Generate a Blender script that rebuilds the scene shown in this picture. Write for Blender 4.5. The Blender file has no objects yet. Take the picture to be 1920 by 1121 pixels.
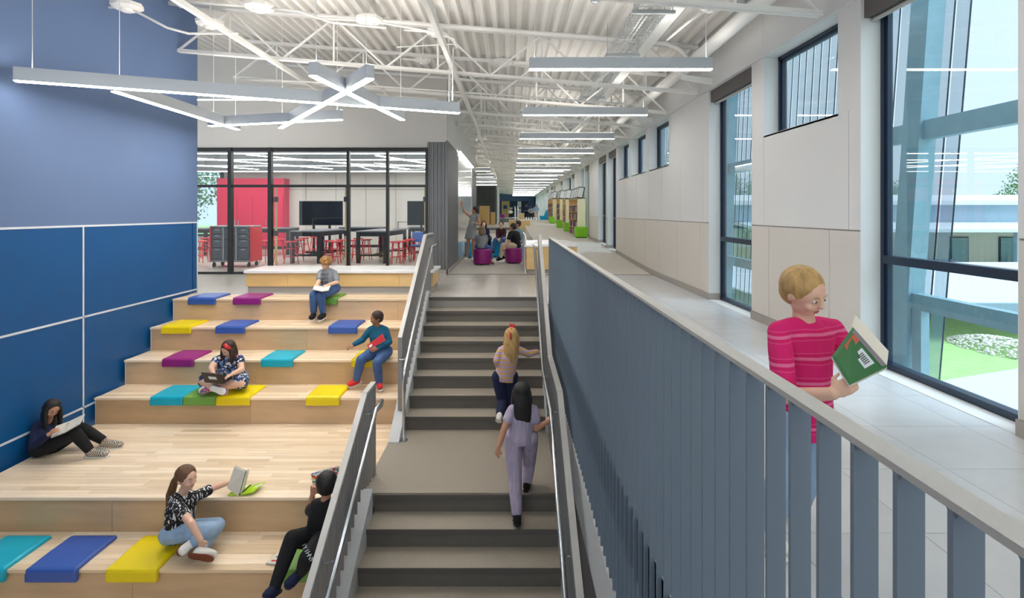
import bpy, bmesh, math, random
from mathutils import Vector, Matrix
R = random.Random(7)
sc = bpy.context.scene
COL = sc.collection
CX, CY, F, H = 957.0, 398.0, 1000.0, 1.444

# ---------------------------------------------------------------- camera, world, exposure
cam = bpy.data.objects.new('camera', bpy.data.cameras.new('camera'))
COL.objects.link(cam)
cam.location = (0, 0, H); cam.rotation_euler = (math.pi/2, 0, 0)
cam.data.sensor_width = 36; cam.data.lens = 36*F/1920
cam.data.shift_x = 3/1920; cam.data.shift_y = -162.5/1920
cam.data.clip_start = .05; cam.data.clip_end = 600
sc.camera = cam
sc.view_settings.view_transform = 'Standard'; sc.view_settings.look = 'None'
sc.view_settings.gamma = 1; sc.view_settings.use_curve_mapping = False
sc.view_settings.exposure = 1.0
w = bpy.data.worlds.new('sky'); sc.world = w; w.use_nodes = True
nt = w.node_tree; bg = nt.nodes['Background']
bg.inputs[0].default_value = (.80, .91, 1.0, 1); bg.inputs[1].default_value = .62
sun = bpy.data.lights.new('sun', 'SUN'); sun.energy = 2.4; sun.angle = math.radians(50); sun.color = (.80, .91, 1.0)
so_ = bpy.data.objects.new('sun', sun); COL.objects.link(so_)
so_.rotation_euler = Vector((.62, -.25, .74)).to_track_quat('Z', 'Y').to_euler()

def area(name, loc, size, power, color=(1, 1, 1), rot=(0, 0, 0)):
    l = bpy.data.lights.new(name, 'AREA'); l.shape = 'RECTANGLE'; l.size, l.size_y = size
    l.energy = power; l.color = color
    o = bpy.data.objects.new(name, l); COL.objects.link(o); o.location = loc; o.rotation_euler = rot
    return o

# ---------------------------------------------------------------- helpers
def lin(c):
    c = c/255
    return c/12.92 if c <= .04045 else ((c+.055)/1.055)**2.4
def rgb(r, g, b): return (lin(r), lin(g), lin(b), 1)
def P(px, py, Y):
    return Vector(((px-CX)*Y/F, Y, H-(py-CY)*Y/F))
def PZ(px, py, z):
    Y = F*(H-z)/(py-CY); return P(px, py, Y)
def mat(name, col, rough=.5, metal=0, noise=0, nscale=20, bump=0, bscale=60, spec=.5, emit=None, es=1, stretch=None, alpha=1, coat=0, vary=0):
    m = bpy.data.materials.new(name); m.use_nodes = True; n = m.node_tree; b = n.nodes['Principled BSDF']
    b.inputs['Base Color'].default_value = col; b.inputs['Roughness'].default_value = rough
    b.inputs['Metallic'].default_value = metal; b.inputs['Specular IOR Level'].default_value = spec
    b.inputs['Coat Weight'].default_value = coat
    tc = n.nodes.new('ShaderNodeTexCoord'); mp = n.nodes.new('ShaderNodeMapping')
    n.links.new(tc.outputs['Object'], mp.inputs[0])
    if stretch: mp.inputs['Scale'].default_value = stretch
    src = None
    if noise or vary:
        t = n.nodes.new('ShaderNodeTexNoise'); t.inputs['Scale'].default_value = nscale; t.inputs['Detail'].default_value = 5
        n.links.new(mp.outputs[0], t.inputs['Vector'])
        hs = n.nodes.new('ShaderNodeHueSaturation'); hs.inputs['Color'].default_value = col
        mr = n.nodes.new('ShaderNodeMapRange'); mr.inputs[1].default_value = .25; mr.inputs[2].default_value = .75
        mr.inputs[3].default_value = 1-noise; mr.inputs[4].default_value = 1+noise
        n.links.new(t.outputs[0], mr.inputs[0])
        if vary:
            oi = n.nodes.new('ShaderNodeObjectInfo'); m2 = n.nodes.new('ShaderNodeMapRange')
            m2.inputs[3].default_value = 1-vary; m2.inputs[4].default_value = 1+vary
            n.links.new(oi.outputs['Random'], m2.inputs[0])
            mu = n.nodes.new('ShaderNodeMath'); mu.operation = 'MULTIPLY'
            n.links.new(mr.outputs[0], mu.inputs[0]); n.links.new(m2.outputs[0], mu.inputs[1])
            n.links.new(mu.outputs[0], hs.inputs['Value'])
            m3 = n.nodes.new('ShaderNodeMapRange'); m3.inputs[3].default_value = 1+vary*1.2; m3.inputs[4].default_value = 1-vary*1.2
            n.links.new(oi.outputs['Random'], m3.inputs[0]); n.links.new(m3.outputs[0], hs.inputs['Saturation'])
            ad = n.nodes.new('ShaderNodeVectorMath'); ad.operation = 'ADD'
            n.links.new(mp.outputs[0], ad.inputs[0]); n.links.new(oi.outputs['Random'], ad.inputs[1])
            sc_ = n.nodes.new('ShaderNodeVectorMath'); sc_.operation = 'ADD'
            n.links.new(ad.outputs[0], t.inputs['Vector'])
        else:
            n.links.new(mr.outputs[0], hs.inputs['Value'])
        n.links.new(hs.outputs[0], b.inputs['Base Color'])
    if bump:
        t = n.nodes.new('ShaderNodeTexNoise'); t.inputs['Scale'].default_value = bscale; t.inputs['Detail'].default_value = 3
        n.links.new(mp.outputs[0], t.inputs['Vector'])
        bp = n.nodes.new('ShaderNodeBump'); bp.inputs['Strength'].default_value = bump; bp.inputs['Distance'].default_value = .01
        n.links.new(t.outputs[0], bp.inputs['Height']); n.links.new(bp.outputs[0], b.inputs['Normal'])
    if emit:
        b.inputs['Emission Color'].default_value = emit; b.inputs['Emission Strength'].default_value = es
    return m
def pattern(name, cols, scale=20, rough=.8, kind='VORONOI', stretch=None, ramp=None):
    """flat printed pattern of several colours"""
    m = bpy.data.materials.new(name); m.use_nodes = True; n = m.node_tree; b = n.nodes['Principled BSDF']
    b.inputs['Roughness'].default_value = rough
    tc = n.nodes.new('ShaderNodeTexCoord'); mp = n.nodes.new('ShaderNodeMapping')
    n.links.new(tc.outputs['Object'], mp.inputs[0])
    if stretch: mp.inputs['Scale'].default_value = stretch
    if kind == 'VORONOI':
        t = n.nodes.new('ShaderNodeTexVoronoi'); t.inputs['Scale'].default_value = scale
        sp = n.nodes.new('ShaderNodeSeparateColor'); n.links.new(t.outputs['Color'], sp.inputs[0]); out = sp.outputs[0]
    elif kind == 'WAVE':
        t = n.nodes.new('ShaderNodeTexWave'); t.inputs['Scale'].default_value = scale; t.bands_direction = 'Z'
        t.inputs['Distortion'].default_value = 1.5; out = t.outputs['Fac']
    elif kind == 'CHECKER':
        t = n.nodes.new('ShaderNodeTexChecker'); t.inputs['Scale'].default_value = scale; out = t.outputs['Fac']
    else:
        t = n.nodes.new('ShaderNodeTexNoise'); t.inputs['Scale'].default_value = scale; t.inputs['Detail'].default_value = 4; out = t.outputs[0]
    n.links.new(mp.outputs[0], t.inputs['Vector'])
    cr = n.nodes.new('ShaderNodeValToRGB'); cr.color_ramp.interpolation = 'CONSTANT'
    k = len(cols)
    e = cr.color_ramp.elements
    while len(e) < k: e.new(1)
    for i, c in enumerate(cols):
        e[i].position = (ramp[i] if ramp else i/k); e[i].color = c
    n.links.new(out, cr.inputs[0]); n.links.new(cr.outputs[0], b.inputs['Base Color'])
    return m
def glass(name, tint=(.93, .97, .98, 1), refl=.12, see=None):
    m = bpy.data.materials.new(name); m.use_nodes = True; n = m.node_tree
    for x in list(n.nodes): n.nodes.remove(x)
    o = n.nodes.new('ShaderNodeOutputMaterial'); tr = n.nodes.new('ShaderNodeBsdfTransparent'); gl = n.nodes.new('ShaderNodeBsdfGlossy')
    tr.inputs[0].default_value = tint; gl.inputs['Roughness'].default_value = .0
    mx = n.nodes.new('ShaderNodeMixShader'); lw = n.nodes.new('ShaderNodeLayerWeight'); lw.inputs[0].default_value = .5
    pw = n.nodes.new('ShaderNodeMath'); pw.operation = 'POWER'; pw.inputs[1].default_value = 4
    mr = n.nodes.new('ShaderNodeMapRange'); mr.inputs[3].default_value = refl*.4; mr.inputs[4].default_value = .6
    n.links.new(lw.outputs['Facing'], pw.inputs[0]); n.links.new(pw.outputs[0], mr.inputs[0])
    n.links.new(mr.outputs[0], mx.inputs[0]); n.links.new(tr.outputs[0], mx.inputs[1]); n.links.new(gl.outputs[0], mx.inputs[2])
    n.links.new(mx.outputs[0], o.inputs[0])
    return m

class MB:
    def __init__(s): s.v = []; s.f = []; s.m = []; s.mi = 0; s.sm = False
    def add(s, vs, fs):
        k = len(s.v); s.v += [tuple(v) for v in vs]
        for f in fs: s.f.append(tuple(i+k for i in f)); s.m.append(s.mi)
        return s
    def box(s, x0, x1, y0, y1, z0, z1):
        vs = [(x, y, z) for z in (z0, z1) for y in (y0, y1) for x in (x0, x1)]
        return s.add(vs, [(0, 2, 3, 1), (4, 5, 7, 6), (0, 1, 5, 4), (2, 6, 7, 3), (0, 4, 6, 2), (1, 3, 7, 5)])
    def hexa(s, p):  # 8 points bottom 4 (ccw) then top 4
        return s.add(p, [(3, 2, 1, 0), (4, 5, 6, 7), (0, 1, 5, 4), (1, 2, 6, 5), (2, 3, 7, 6), (3, 0, 4, 7)])
    def bar(s, a, b, w=.05, h=.05, up=(0, 0, 1)):
        a, b = Vector(a), Vector(b); d = (b-a).normalized(); u = Vector(up)
        if abs(d.dot(u)) > .98: u = Vector((0, 1, 0))
        r = d.cross(u).normalized(); u = r.cross(d).normalized()
        q = [a+r*(sx*w/2)+u*(sz*h/2) for sx, sz in ((-1, -1), (1, -1), (1, 1), (-1, 1))]
        q += [x+(b-a) for x in q]
        return s.add(q, [(3, 2, 1, 0), (4, 5, 6, 7), (0, 1, 5, 4), (1, 2, 6, 5), (2, 3, 7, 6), (3, 0, 4, 7)])
    def tube(s, pts, r, n=8, cap=True):
        pts = [Vector(p) for p in pts]
        rs = r if isinstance(r, (list, tuple)) else [r]*len(pts)
        k = len(s.v); last = None
        for i, p in enumerate(pts):
            d = (pts[min(i+1, len(pts)-1)]-pts[max(i-1, 0)]).normalized()
            if last is None:
                u = Vector((0, 0, 1)) if abs(d.z) < .9 else Vector((1, 0, 0))
                a = d.cross(u).normalized()
            else:
                a = (last-d*last.dot(d)).normalized()
            last = a; b = d.cross(a)
            for j in range(n):
                t = 2*math.pi*j/n; s.v.append(tuple(p+a*math.cos(t)*rs[i]+b*math.sin(t)*rs[i]))
        for i in range(len(pts)-1):
            for j in range(n):
                s.f.append((k+i*n+j, k+i*n+(j+1) % n, k+(i+1)*n+(j+1) % n, k+(i+1)*n+j)); s.m.append(s.mi)
        if cap:
            s.f.append(tuple(k+j for j in range(n))[::-1]); s.m.append(s.mi)
            s.f.append(tuple(k+(len(pts)-1)*n+j for j in range(n))); s.m.append(s.mi)
        return s
    def cyl(s, c, r, z0, z1, n=16, r2=None):
        return s.tube([(c[0], c[1], z0), (c[0], c[1], z1)], [r, r if r2 is None else r2], n)
    def prism(s, poly, a, b):  # poly of 2d (y,z), extruded in x
        n = len(poly)
        vs = [(a, y, z) for y, z in poly]+[(b, y, z) for y, z in poly]
        return s.add(vs, [tuple(range(n))[::-1], tuple(range(n, 2*n))]+[(i, (i+1) % n, n+(i+1) % n, n+i) for i in range(n)])
    def ell(s, c, r, rot=None, nu=14, nv=9):
        c = Vector(c); k = len(s.v); M = rot or Matrix.Identity(3)
        for i in range(1, nv):
            ph = math.pi*i/nv
            for j in range(nu):
                t = 2*math.pi*j/nu
                s.v.append(tuple(c+M@Vector((r[0]*math.sin(ph)*math.cos(t), r[1]*math.sin(ph)*math.sin(t), r[2]*math.cos(ph)))))
        for i in range(nv-2):
            for j in range(nu):
                s.f.append((k+i*nu+j, k+(i+1)*nu+j, k+(i+1)*nu+(j+1) % nu, k+i*nu+(j+1) % nu)); s.m.append(s.mi)
        t = len(s.v); s.v.append(tuple(c+M@Vector((0, 0, r[2])))); s.v.append(tuple(c+M@Vector((0, 0, -r[2]))))
        for j in range(nu):
            s.f.append((t, k+j, k+(j+1) % nu)); s.m.append(s.mi)
            q = k+(nv-2)*nu; s.f.append((t+1, q+(j+1) % nu, q+j)); s.m.append(s.mi)
        return s
    def rbox(s, x0, x1, y0, y1, z0, z1, r=.02, n=3):
        """box with rounded vertical and horizontal edges (rounded superellipse slices)"""
        me = bmesh.new(); bmesh.ops.create_cube(me, size=1)
        for v in me.verts:
            v.co = Vector(((x0+x1)/2+v.co.x*(x1-x0), (y0+y1)/2+v.co.y*(y1-y0), (z0+z1)/2+v.co.z*(z1-z0)))
        bmesh.ops.bevel(me, geom=me.edges[:], offset=r, segments=n, affect='EDGES', profile=.5)
        me.verts.index_update()
        s.add([v.co for v in me.verts], [[v.index for v in f.verts] for f in me.faces]); me.free()
        return s
    def xf(s, M, start=0):
        for i in range(start, len(s.v)): s.v[i] = tuple(M@Vector(s.v[i]))
        return s
    def build(s, name, mats, parent=None, loc=None, smooth=False):
        me = bpy.data.meshes.new(name)
        org = Vector(parent['_o']) if (parent is not None and '_o' in parent) else Vector(loc or (0, 0, 0))
        if parent is not None and loc is not None: org = Vector(loc)
        me.from_pydata([tuple(Vector(v)-org) for v in s.v], [], s.f)
        mats = mats if isinstance(mats, (list, tuple)) else [mats]
        for m in mats: me.materials.append(m)
        if len(mats) > 1: me.polygons.foreach_set('material_index', s.m)
        if smooth: me.polygons.foreach_set('use_smooth', [True]*len(me.polygons))
        me.update()
        o = bpy.data.objects.new(name, me); COL.objects.link(o)
        if parent is None:
            o.location = org; o['_o'] = tuple(org)
        else:
            o.parent = parent; o['_o'] = tuple(org)
            o.location = org-Vector(parent['_o'])
        return o
def tag(o, label=None, cat=None, group=None, kind=None):
    if label: o['label'] = label
    if cat: o['category'] = cat
    if group: o['group'] = group
    if kind: o['kind'] = kind
    return o
def empty(name, loc, label=None, cat=None, group=None, kind=None):
    o = bpy.data.objects.new(name, None); COL.objects.link(o); o.location = loc; o['_o'] = tuple(loc)
    o.empty_display_size = .1
    return tag(o, label, cat, group, kind)
def copy_tree(src, loc, rz=0, scale=None):
    r = src.copy(); COL.objects.link(r); r.location = loc; r.rotation_euler = (0, 0, rz)
    if scale: r.scale = scale
    r['_o'] = tuple(loc)
    for ch in src.children:
        c = ch.copy(); COL.objects.link(c); c.parent = r
        for g in ch.children:
            d = g.copy(); COL.objects.link(d); d.parent = c
    return r
def bevel(o, w=.004, seg=2):
    m = o.modifiers.new('bevel', 'BEVEL'); m.width = w; m.segments = seg; m.limit_method = 'ANGLE'; return o
def struct(name, mb, m, parent=None, smooth=False):
    o = mb.build(name, m, parent, smooth=smooth)
    if parent is None: o['kind'] = 'structure'
    return o
def text(body, size, M, m, parent, name='lettering', ext=.001, align='CENTER'):
    c = bpy.data.curves.new(name, 'FONT'); c.body = body; c.size = size; c.extrude = ext; c.align_x = align; c.align_y = 'CENTER'
    t = bpy.data.objects.new(name, c); COL.objects.link(t)
    me = bpy.data.meshes.new_from_object(t.evaluated_get(bpy.context.evaluated_depsgraph_get()))
    bpy.data.objects.remove(t)
    me.materials.clear(); me.materials.append(m)
    org = Vector(parent['_o'])
    for v in me.vertices: v.co = M@v.co-org
    o = bpy.data.objects.new(name, me); COL.objects.link(o); o.parent = parent; o['_o'] = parent['_o']
    return o
def basis(o, x, y):
    """matrix with local x,y axes and origin o"""
    x = Vector(x).normalized(); y = Vector(y); y = (y-x*y.dot(x)).normalized(); z = x.cross(y)
    M = Matrix.Identity(4)
    for i in range(3): M[i][0] = x[i]; M[i][1] = y[i]; M[i][2] = z[i]; M[i][3] = o[i]
    return M

# ---------------------------------------------------------------- materials
M = {}
M['blue_hi'] = mat('pale blue wall paint', rgb(96, 118, 156), .7, bump=.1, bscale=200)
M['blue_lo'] = mat('deep blue wall panel', rgb(0, 80, 138), .45, noise=.04, nscale=3)
M['white_strip'] = mat('white aluminium joint strip', rgb(215, 220, 225), .4)
M['white_paint'] = mat('off white wall paint', rgb(214, 210, 204), .8, bump=.05, bscale=150)
M['wall_panel'] = mat('white wall panel', rgb(222, 221, 219), .6)
M['linen'] = mat('grey linen wall covering', rgb(214, 207, 198), .8, noise=.05, nscale=60, stretch=(1, 8, .6), bump=.2, bscale=150)
M['base'] = mat('grey rubber baseboard', rgb(165, 158, 150), .6)
M['deck'] = mat('white painted roof deck', rgb(236, 233, 228), .6)
M['steel_w'] = mat('white painted steel', rgb(240, 238, 233), .45)
M['galv'] = mat('galvanised wire', rgb(190, 195, 198), .35, metal=.6)
M['fixture'] = mat('satin aluminium light housing', rgb(196, 202, 208), .35, metal=.3)
M['glow'] = mat('lit diffuser', rgb(255, 255, 255), .5, emit=(1, .96, .91, 1), es=15)
M['glow_far'] = mat('lit diffuser up', rgb(255, 255, 255), .5, emit=(1, .96, .91, 1), es=10)
M['black_frame'] = mat('black anodised frame', rgb(28, 28, 30), .4)
M['navy_frame'] = mat('dark blue window frame', rgb(24, 44, 66), .35)
M['glow_room'] = mat('lit classroom diffuser', rgb(255, 255, 255), .5, emit=(1, .97, .93, 1), es=9)
M['glass'] = glass('clear glass', (.95, .98, .98, 1), .08)
M['glass_win'] = glass('window glass', (.90, .97, 1.0, 1), .12)
M['tile'] = mat('grey porcelain tile', rgb(176, 170, 162), .28, noise=.05, nscale=5, bump=.04, bscale=120, vary=.02)
M['tile_blue'] = mat('pale grey porcelain tile', rgb(204, 206, 208), .25, noise=.05, nscale=4, bump=.05, bscale=90, vary=.02)
M['grout'] = mat('tile joint', rgb(140, 136, 132), .8)
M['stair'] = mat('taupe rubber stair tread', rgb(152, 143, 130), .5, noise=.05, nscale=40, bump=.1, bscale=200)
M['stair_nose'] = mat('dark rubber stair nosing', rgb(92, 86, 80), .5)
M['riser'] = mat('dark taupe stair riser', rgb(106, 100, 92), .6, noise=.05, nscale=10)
M['curb'] = mat('light grey painted stringer', rgb(188, 190, 190), .5)
M['conc'] = mat('grey concrete', rgb(120, 116, 112), .8, noise=.1, nscale=6)
M['dark'] = mat('dark lower floor', rgb(70, 66, 64), .7, noise=.05)
M['rail'] = mat('grey brown painted steel', rgb(150, 148, 146), .42, metal=.2, bump=.08, bscale=400)
M['slat'] = mat('grey painted steel slat', rgb(116, 128, 140), .5, metal=.1)
M['rail_cap'] = mat('textured grey rail cap', rgb(190, 188, 184), .38, metal=.25, bump=.3, bscale=500)
M['steel'] = mat('brushed stainless steel', rgb(200, 203, 205), .25, metal=.95)
M['plank'] = mat('maple plank', rgb(238, 214, 182), .32, noise=.12, nscale=6, stretch=(.35, 7, 7), vary=.14)
M['ply'] = mat('maple plywood riser', rgb(208, 176, 138), .5, noise=.12, nscale=3, stretch=(.6, 3, 3), bump=.05, bscale=60, vary=.05)
M['ply_y'] = mat('yellow maple plywood', rgb(222, 186, 126), .45, noise=.08, nscale=3, stretch=(.8, 2, 3), vary=.04)
M['corian'] = mat('white solid surface top', rgb(236, 236, 236), .25)
M['corr'] = mat('grey corrugated metal', rgb(122, 122, 124), .4, metal=.25)
M['carpet'] = mat('grey striped carpet', rgb(200, 195, 186), .95, noise=.22, nscale=9, stretch=(1, 14, 1), bump=.5, bscale=200)
M['step_dark'] = mat('dark grey step face', rgb(110, 108, 108), .7)
M['whiteboard'] = mat('glossy whiteboard', rgb(225, 232, 235), .12, coat=.3)
M['pink'] = mat('raspberry pink laminate', rgb(214, 30, 78), .45)
M['red'] = mat('red enamel', rgb(205, 22, 36), .3)
M['black'] = mat('black plastic', rgb(18, 18, 20), .4)
M['screen'] = mat('black tv screen', rgb(6, 6, 8), .15, spec=.2)
M['tabletop'] = mat('grey table top', rgb(120, 122, 128), .35)
M['maple_edge'] = mat('maple door edge', rgb(225, 190, 130), .5)
for k, c in dict(blue=(56, 92, 172), purple=(146, 26, 120), yellow=(240, 214, 0), teal=(0, 170, 196), green=(112, 164, 66), lime=(128, 200, 24), cyan=(0, 160, 214)).items():
    M['vinyl_'+k] = mat(k+' vinyl upholstery', rgb(*c), .42, bump=.06, bscale=90)
# ================================================================ LIGHT (the hall's own pendants get areas of the same size)
XW = 3.28
def zf(Y):   # walkway floor height
    pts = [(-50, 0), (12.3, 0), (19.8, .31), (22.5, .38), (24, .38), (36, .70), (40, .8), (200, .8)]
    for (a, za), (b, zb) in zip(pts, pts[1:]):
        if Y <= b: return za+(zb-za)*(Y-a)/(b-a)
def zroof(X): return 4.55-.081*X

# ================================================================ SETTING
D0, TR, RI = 9.06, .291, .178
# roof deck: corrugated steel running away from the camera
m = MB()
x = -14.0
while x < 3.6:
    for (xa, xb, za, zb) in ((x, x+.085, .085, .085), (x+.085, x+.11, .085, 0), (x+.11, x+.175, 0, 0), (x+.175, x+.2, 0, .085)):
        a, b = zroof(xa)+za, zroof(xb)+zb
        m.add([(xa, -4, a), (xb, -4, b), (xb, 72, b), (xa, 72, a)], [(0, 1, 2, 3)])
    x += .2
struct('ceiling', m, M['deck'])
# big top cover so no sky leaks
# left wall : pale blue above, deep blue panels below
XL = -5.68
wl = struct('wall_left', MB().box(XL-.3, XL, -3, 9.68, 1.275, 5.2).box(XL-.3, XL-.02, -3, 9.68, -4, 1.275), [M['blue_hi']])
ys = [-2.66, -.22, 2.21, 4.65, 7.09, 9.53]
for i, (ya, yb) in enumerate(zip(ys, ys[1:]+[9.68])):
    if i == 5: yb = 9.68
    for za, zb in ((-3.9, -2.365), (-2.34, -1.165), (-1.14, .04), (.065, 1.25)):
        if yb-ya > .1: MB().box(XL-.02, XL, ya+.012, min(yb, 9.68)-.012, za, zb).build('wall_panel', M['blue_lo'], wl)
st = MB()
for z in (1.262, .052, -1.152, -2.352): st.box(XL-.02, XL+.006, -3, 9.68, z-.013, z+.013)
for y in ys[:-1]+[9.67]: st.box(XL-.02, XL+.006, y-.012, y+.012, -3.9, 1.25)
st.build('joint_strip', M['white_strip'], wl)

# back wall above the classroom glass, corridor partition, classroom box
struct('wall_back', MB().box(-14, -1.93, 12.5, 12.7, 2.957, 5.7).box(-1.93, -1.49, 12.5, 12.7, 3.09, 4.8), M['white_paint'])
wc = MB().box(-1.93, -1.50, 12.53, 23.0, 0, 4.75)
wcl = struct('wall_corridor', wc, M['wall_panel'])
# corrugated cladding: south face of the pier, and the flank up to the whiteboard, as ribs
def ribs(a, b, z0, z1, nrm, pitch=.076, d=.022):
    a, b = Vector(a), Vector(b); L = (b-a).length; t = (b-a)/L; n = Vector(nrm); k = int(L/pitch); pitch = L/k
    q = MB(); prof = [(0, d), (.35, d), (.5, 0), (.85, 0), (1, d)]
    for i in range(k):
        for (u0, d0), (u1, d1) in zip(prof, prof[1:]):
            p0 = a+t*(i+u0)*pitch+n*d0; p1 = a+t*(i+u1)*pitch+n*d1
            q.add([(p0.x, p0.y, z0), (p1.x, p1.y, z0), (p1.x, p1.y, z1), (p0.x, p0.y, z1)], [(0, 1, 2, 3)])
    for p in (a, b):
        q.bar((p.x, p.y, z0)+n*d if False else Vector((p.x, p.y, z0)), Vector((p.x, p.y, z1)), d*1.6, d*1.6)
    return q
ribs((-1.925, 12.5, 0), (-1.49, 12.5, 0), .1, 3.09, (0, -1, 0)).build('corrugated_cladding', M['corr'], wcl)
ribs((-1.49, 12.5, 0), (-1.49, 14.9, 0), .1, 3.12, (1, 0, 0), .12, .03).build('corrugated_cladding', M['corr'], wcl)
ribs((-1.49, 20.4, 0), (-1.49, 23.0, 0), .1, 3.12, (1, 0, 0), .12, .03).build('corrugated_cladding', M['corr'], wcl)
MB().box(-1.95, -1.462, 12.46, 12.5, 0, .1).box(-1.49, -1.45, 12.46, 23, 0, .1).build('baseboard', M['base'], wcl)

# floors
fl = struct('floor', MB().box(-14, .60, 9.42, 12.44, -.30, -.004).box(.60, XW+.3, -3, 12.3, -.30, -.004).box(-1.52, .6, 9.06, 9.5, -.3, -.004), M['grout'])
ox = .64
x = ox
while x < XW-.02:
    xe = min(x+.605, XW); y = .0; i = 0
    while y < 12.29:
        MB().box(x+.0015, xe-.0015, y+.0015, min(y+.6, 12.3)-.0015, -.02, 0).build('tile', M['tile_blue'], fl); y += .6
    x += .605
MB().box(.6, .64, -3, 12.3, -.02, .0).build('edge_strip', M['curb'], fl)
x = -5.7
while x < .58:
    y = 9.42
    while y < 12.4:
        MB().box(x+.0015, min(x+.61, .6)-.0015, y+.0015, min(y+.605, 12.44)-.0015, -.02, 0).build('tile', M['tile'], fl); y += .605
    x += .61
MB().box(-1.38, .46, 9.06, 9.42, -.02, 0).build('tile', M['tile'], fl)
MB().box(-14, -5.7, 9.42, 12.44, -.02, 0).box(-14, -1.93, 12.44, 21.5, -.02, 0).build('classroom_flooring', M['tile'], fl)
# carpeted corridor floor, steps up, and the ramp along the windows
cf = MB().box(-1.5, .9, 12.44, 37, -.3, 0)
Y = [12.3, 16, 19.8, 22.5, 24, 28, 32, 36, 40]
for a, b in zip(Y, Y[1:]):
    cf.hexa([(.9, a, -.3), (XW+.3, a, -.3), (XW+.3, b, -.3), (.9, b, -.3), (.9, a, zf(a)), (XW+.3, a, zf(a)), (XW+.3, b, zf(b)), (.9, b, zf(b))])
cf.box(.9, XW+.3, 40, 72, -.3, .8)
cf.box(-14, -1.5, 23, 37, -.3, 0)
struct('floor_carpet', cf, M['carpet'])
st = struct('floor_steps', MB().box(-14, .9, 37, 56, -.3, .386).box(-14, .9, 56, 72, -.3, .80), M['step_dark'])
MB().box(-14, .9, 37.6, 56, .386, .392).box(-14, .9, 37, 37.35, .386, .392).box(-14, .9, 56, 72, .80, .806).build('step_carpet', M['carpet'], st)
MB().box(-14, .9, 36.65, 37, 0, .2).build('step_tread', M['carpet'], st)
MB().box(-1.5, .6, 12.40, 12.46, -.01, .004).build('threshold', M['dark'], fl)
MB().box(.64, XW, 12.28, 12.33, -.01, .004).build('threshold', M['dark'], fl)

# lower hall floor
struct('floor_lower', MB().box(-8, 3.6, -4, 9.4, -4.1, -3.92), M['dark'])

# right wall with its windows
op = [(3.44, 5.0, 't'), (5.336, 6.905, 'c'), (7.245, 8.82, 't'), (11.04, 12.61, 'c'), (12.93, 14.45, 'c'), (14.75, 16.25, 'c'),
      (16.55, 17.95, 't'), (18.25, 19.9, 't'), (22.2, 23.5, 't'), (23.8, 25.2, 'c'), (27.3, 28.6, 't'), (28.9, 31.2, 'c'), (33.5, 35, 't'),
      (39, 41, 'c'), (41.5, 43.2, 't'), (46, 48.4, 't'), (48.8, 51.2, 't'), (51.6, 54, 't'), (54.4, 57, 't'), (57.4, 60, 't'), (60.4, 63, 't'), (63.4, 66, 't'), (66.4, 69, 't')]
ZT, ZC, RV = 3.45, 2.43, .185
wr = MB()
edges = [-1.0]+[v for o in op for v in (o[0], o[1])]+[72.0]
segs = [(edges[i], edges[i+1]) for i in range(0, len(edges), 2)]
for a, b in segs: wr.box(XW+.012, XW+RV+.12, a, b, -.3, ZT)
for a, b, k in op:
    if k == 'c': wr.box(XW+.012, XW+RV+.12, a, b, -.3, ZC)
wr.box(XW+.012, XW+RV+.12, -1, 72, ZT, 4.45)
wall = struct('wall_right', wr, M['base'])
joints = [5.485, 6.77, 7.99, 9.24, 10.5, 11.75, 12.95]+[14.15+1.2*i for i in range(12)]
up_j = [5.17, 6.905, 9.1, 10.3, 11.5, 12.7, 13.9]+[15.1+1.2*i for i in range(12)]
def panels(z0, z1, js, material, skip):
    cuts = sorted(set([-1.0, 72.0]+[v for o in op if skip(o) for v in (o[0], o[1])]+[j for j in js if not any(o[0] <= j <= o[1] for o in op if skip(o))]))
    for a, b in zip(cuts, cuts[1:]):
        mid = (a+b)/2
        if any(o[0] < mid < o[1] for o in op if skip(o)) or b-a < .02: continue
        e = .004
        ya = a+(e if a in js else 0); yb = b-(e if b in js else 0)
        za0, zb0 = (z0+zf(a) if z0 < .5 else z0), (z0+zf(b) if z0 < .5 else z0)
        q = [(XW, ya, za0), (XW+.02, ya, za0), (XW+.02, yb, zb0), (XW, yb, zb0), (XW, ya, z1), (XW+.02, ya, z1), (XW+.02, yb, z1), (XW, yb, z1)]
        MB().hexa(q).build('wall_panel', material, wall)
panels(.112, 1.262, joints, M['linen'], lambda o: o[2] == 't')
panels(1.276, ZC, up_j, M['wall_panel'], lambda o: o[2] == 't')
panels(ZC, ZT, [], M['wall_panel'], lambda o: True)
# header band, proud of the wall
for a, b in zip([-1, 5.17, 6.9, 9.1, 12.6, 16.3, 21, 26, 34, 46], [5.17, 6.9, 9.1, 12.6, 16.3, 21, 26, 34, 46, 72]):
    MB().box(XW-.03, XW+.02, a+.003, b-.003, ZT, 4.42).build('header_panel', M['wall_panel'], wall)
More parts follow.
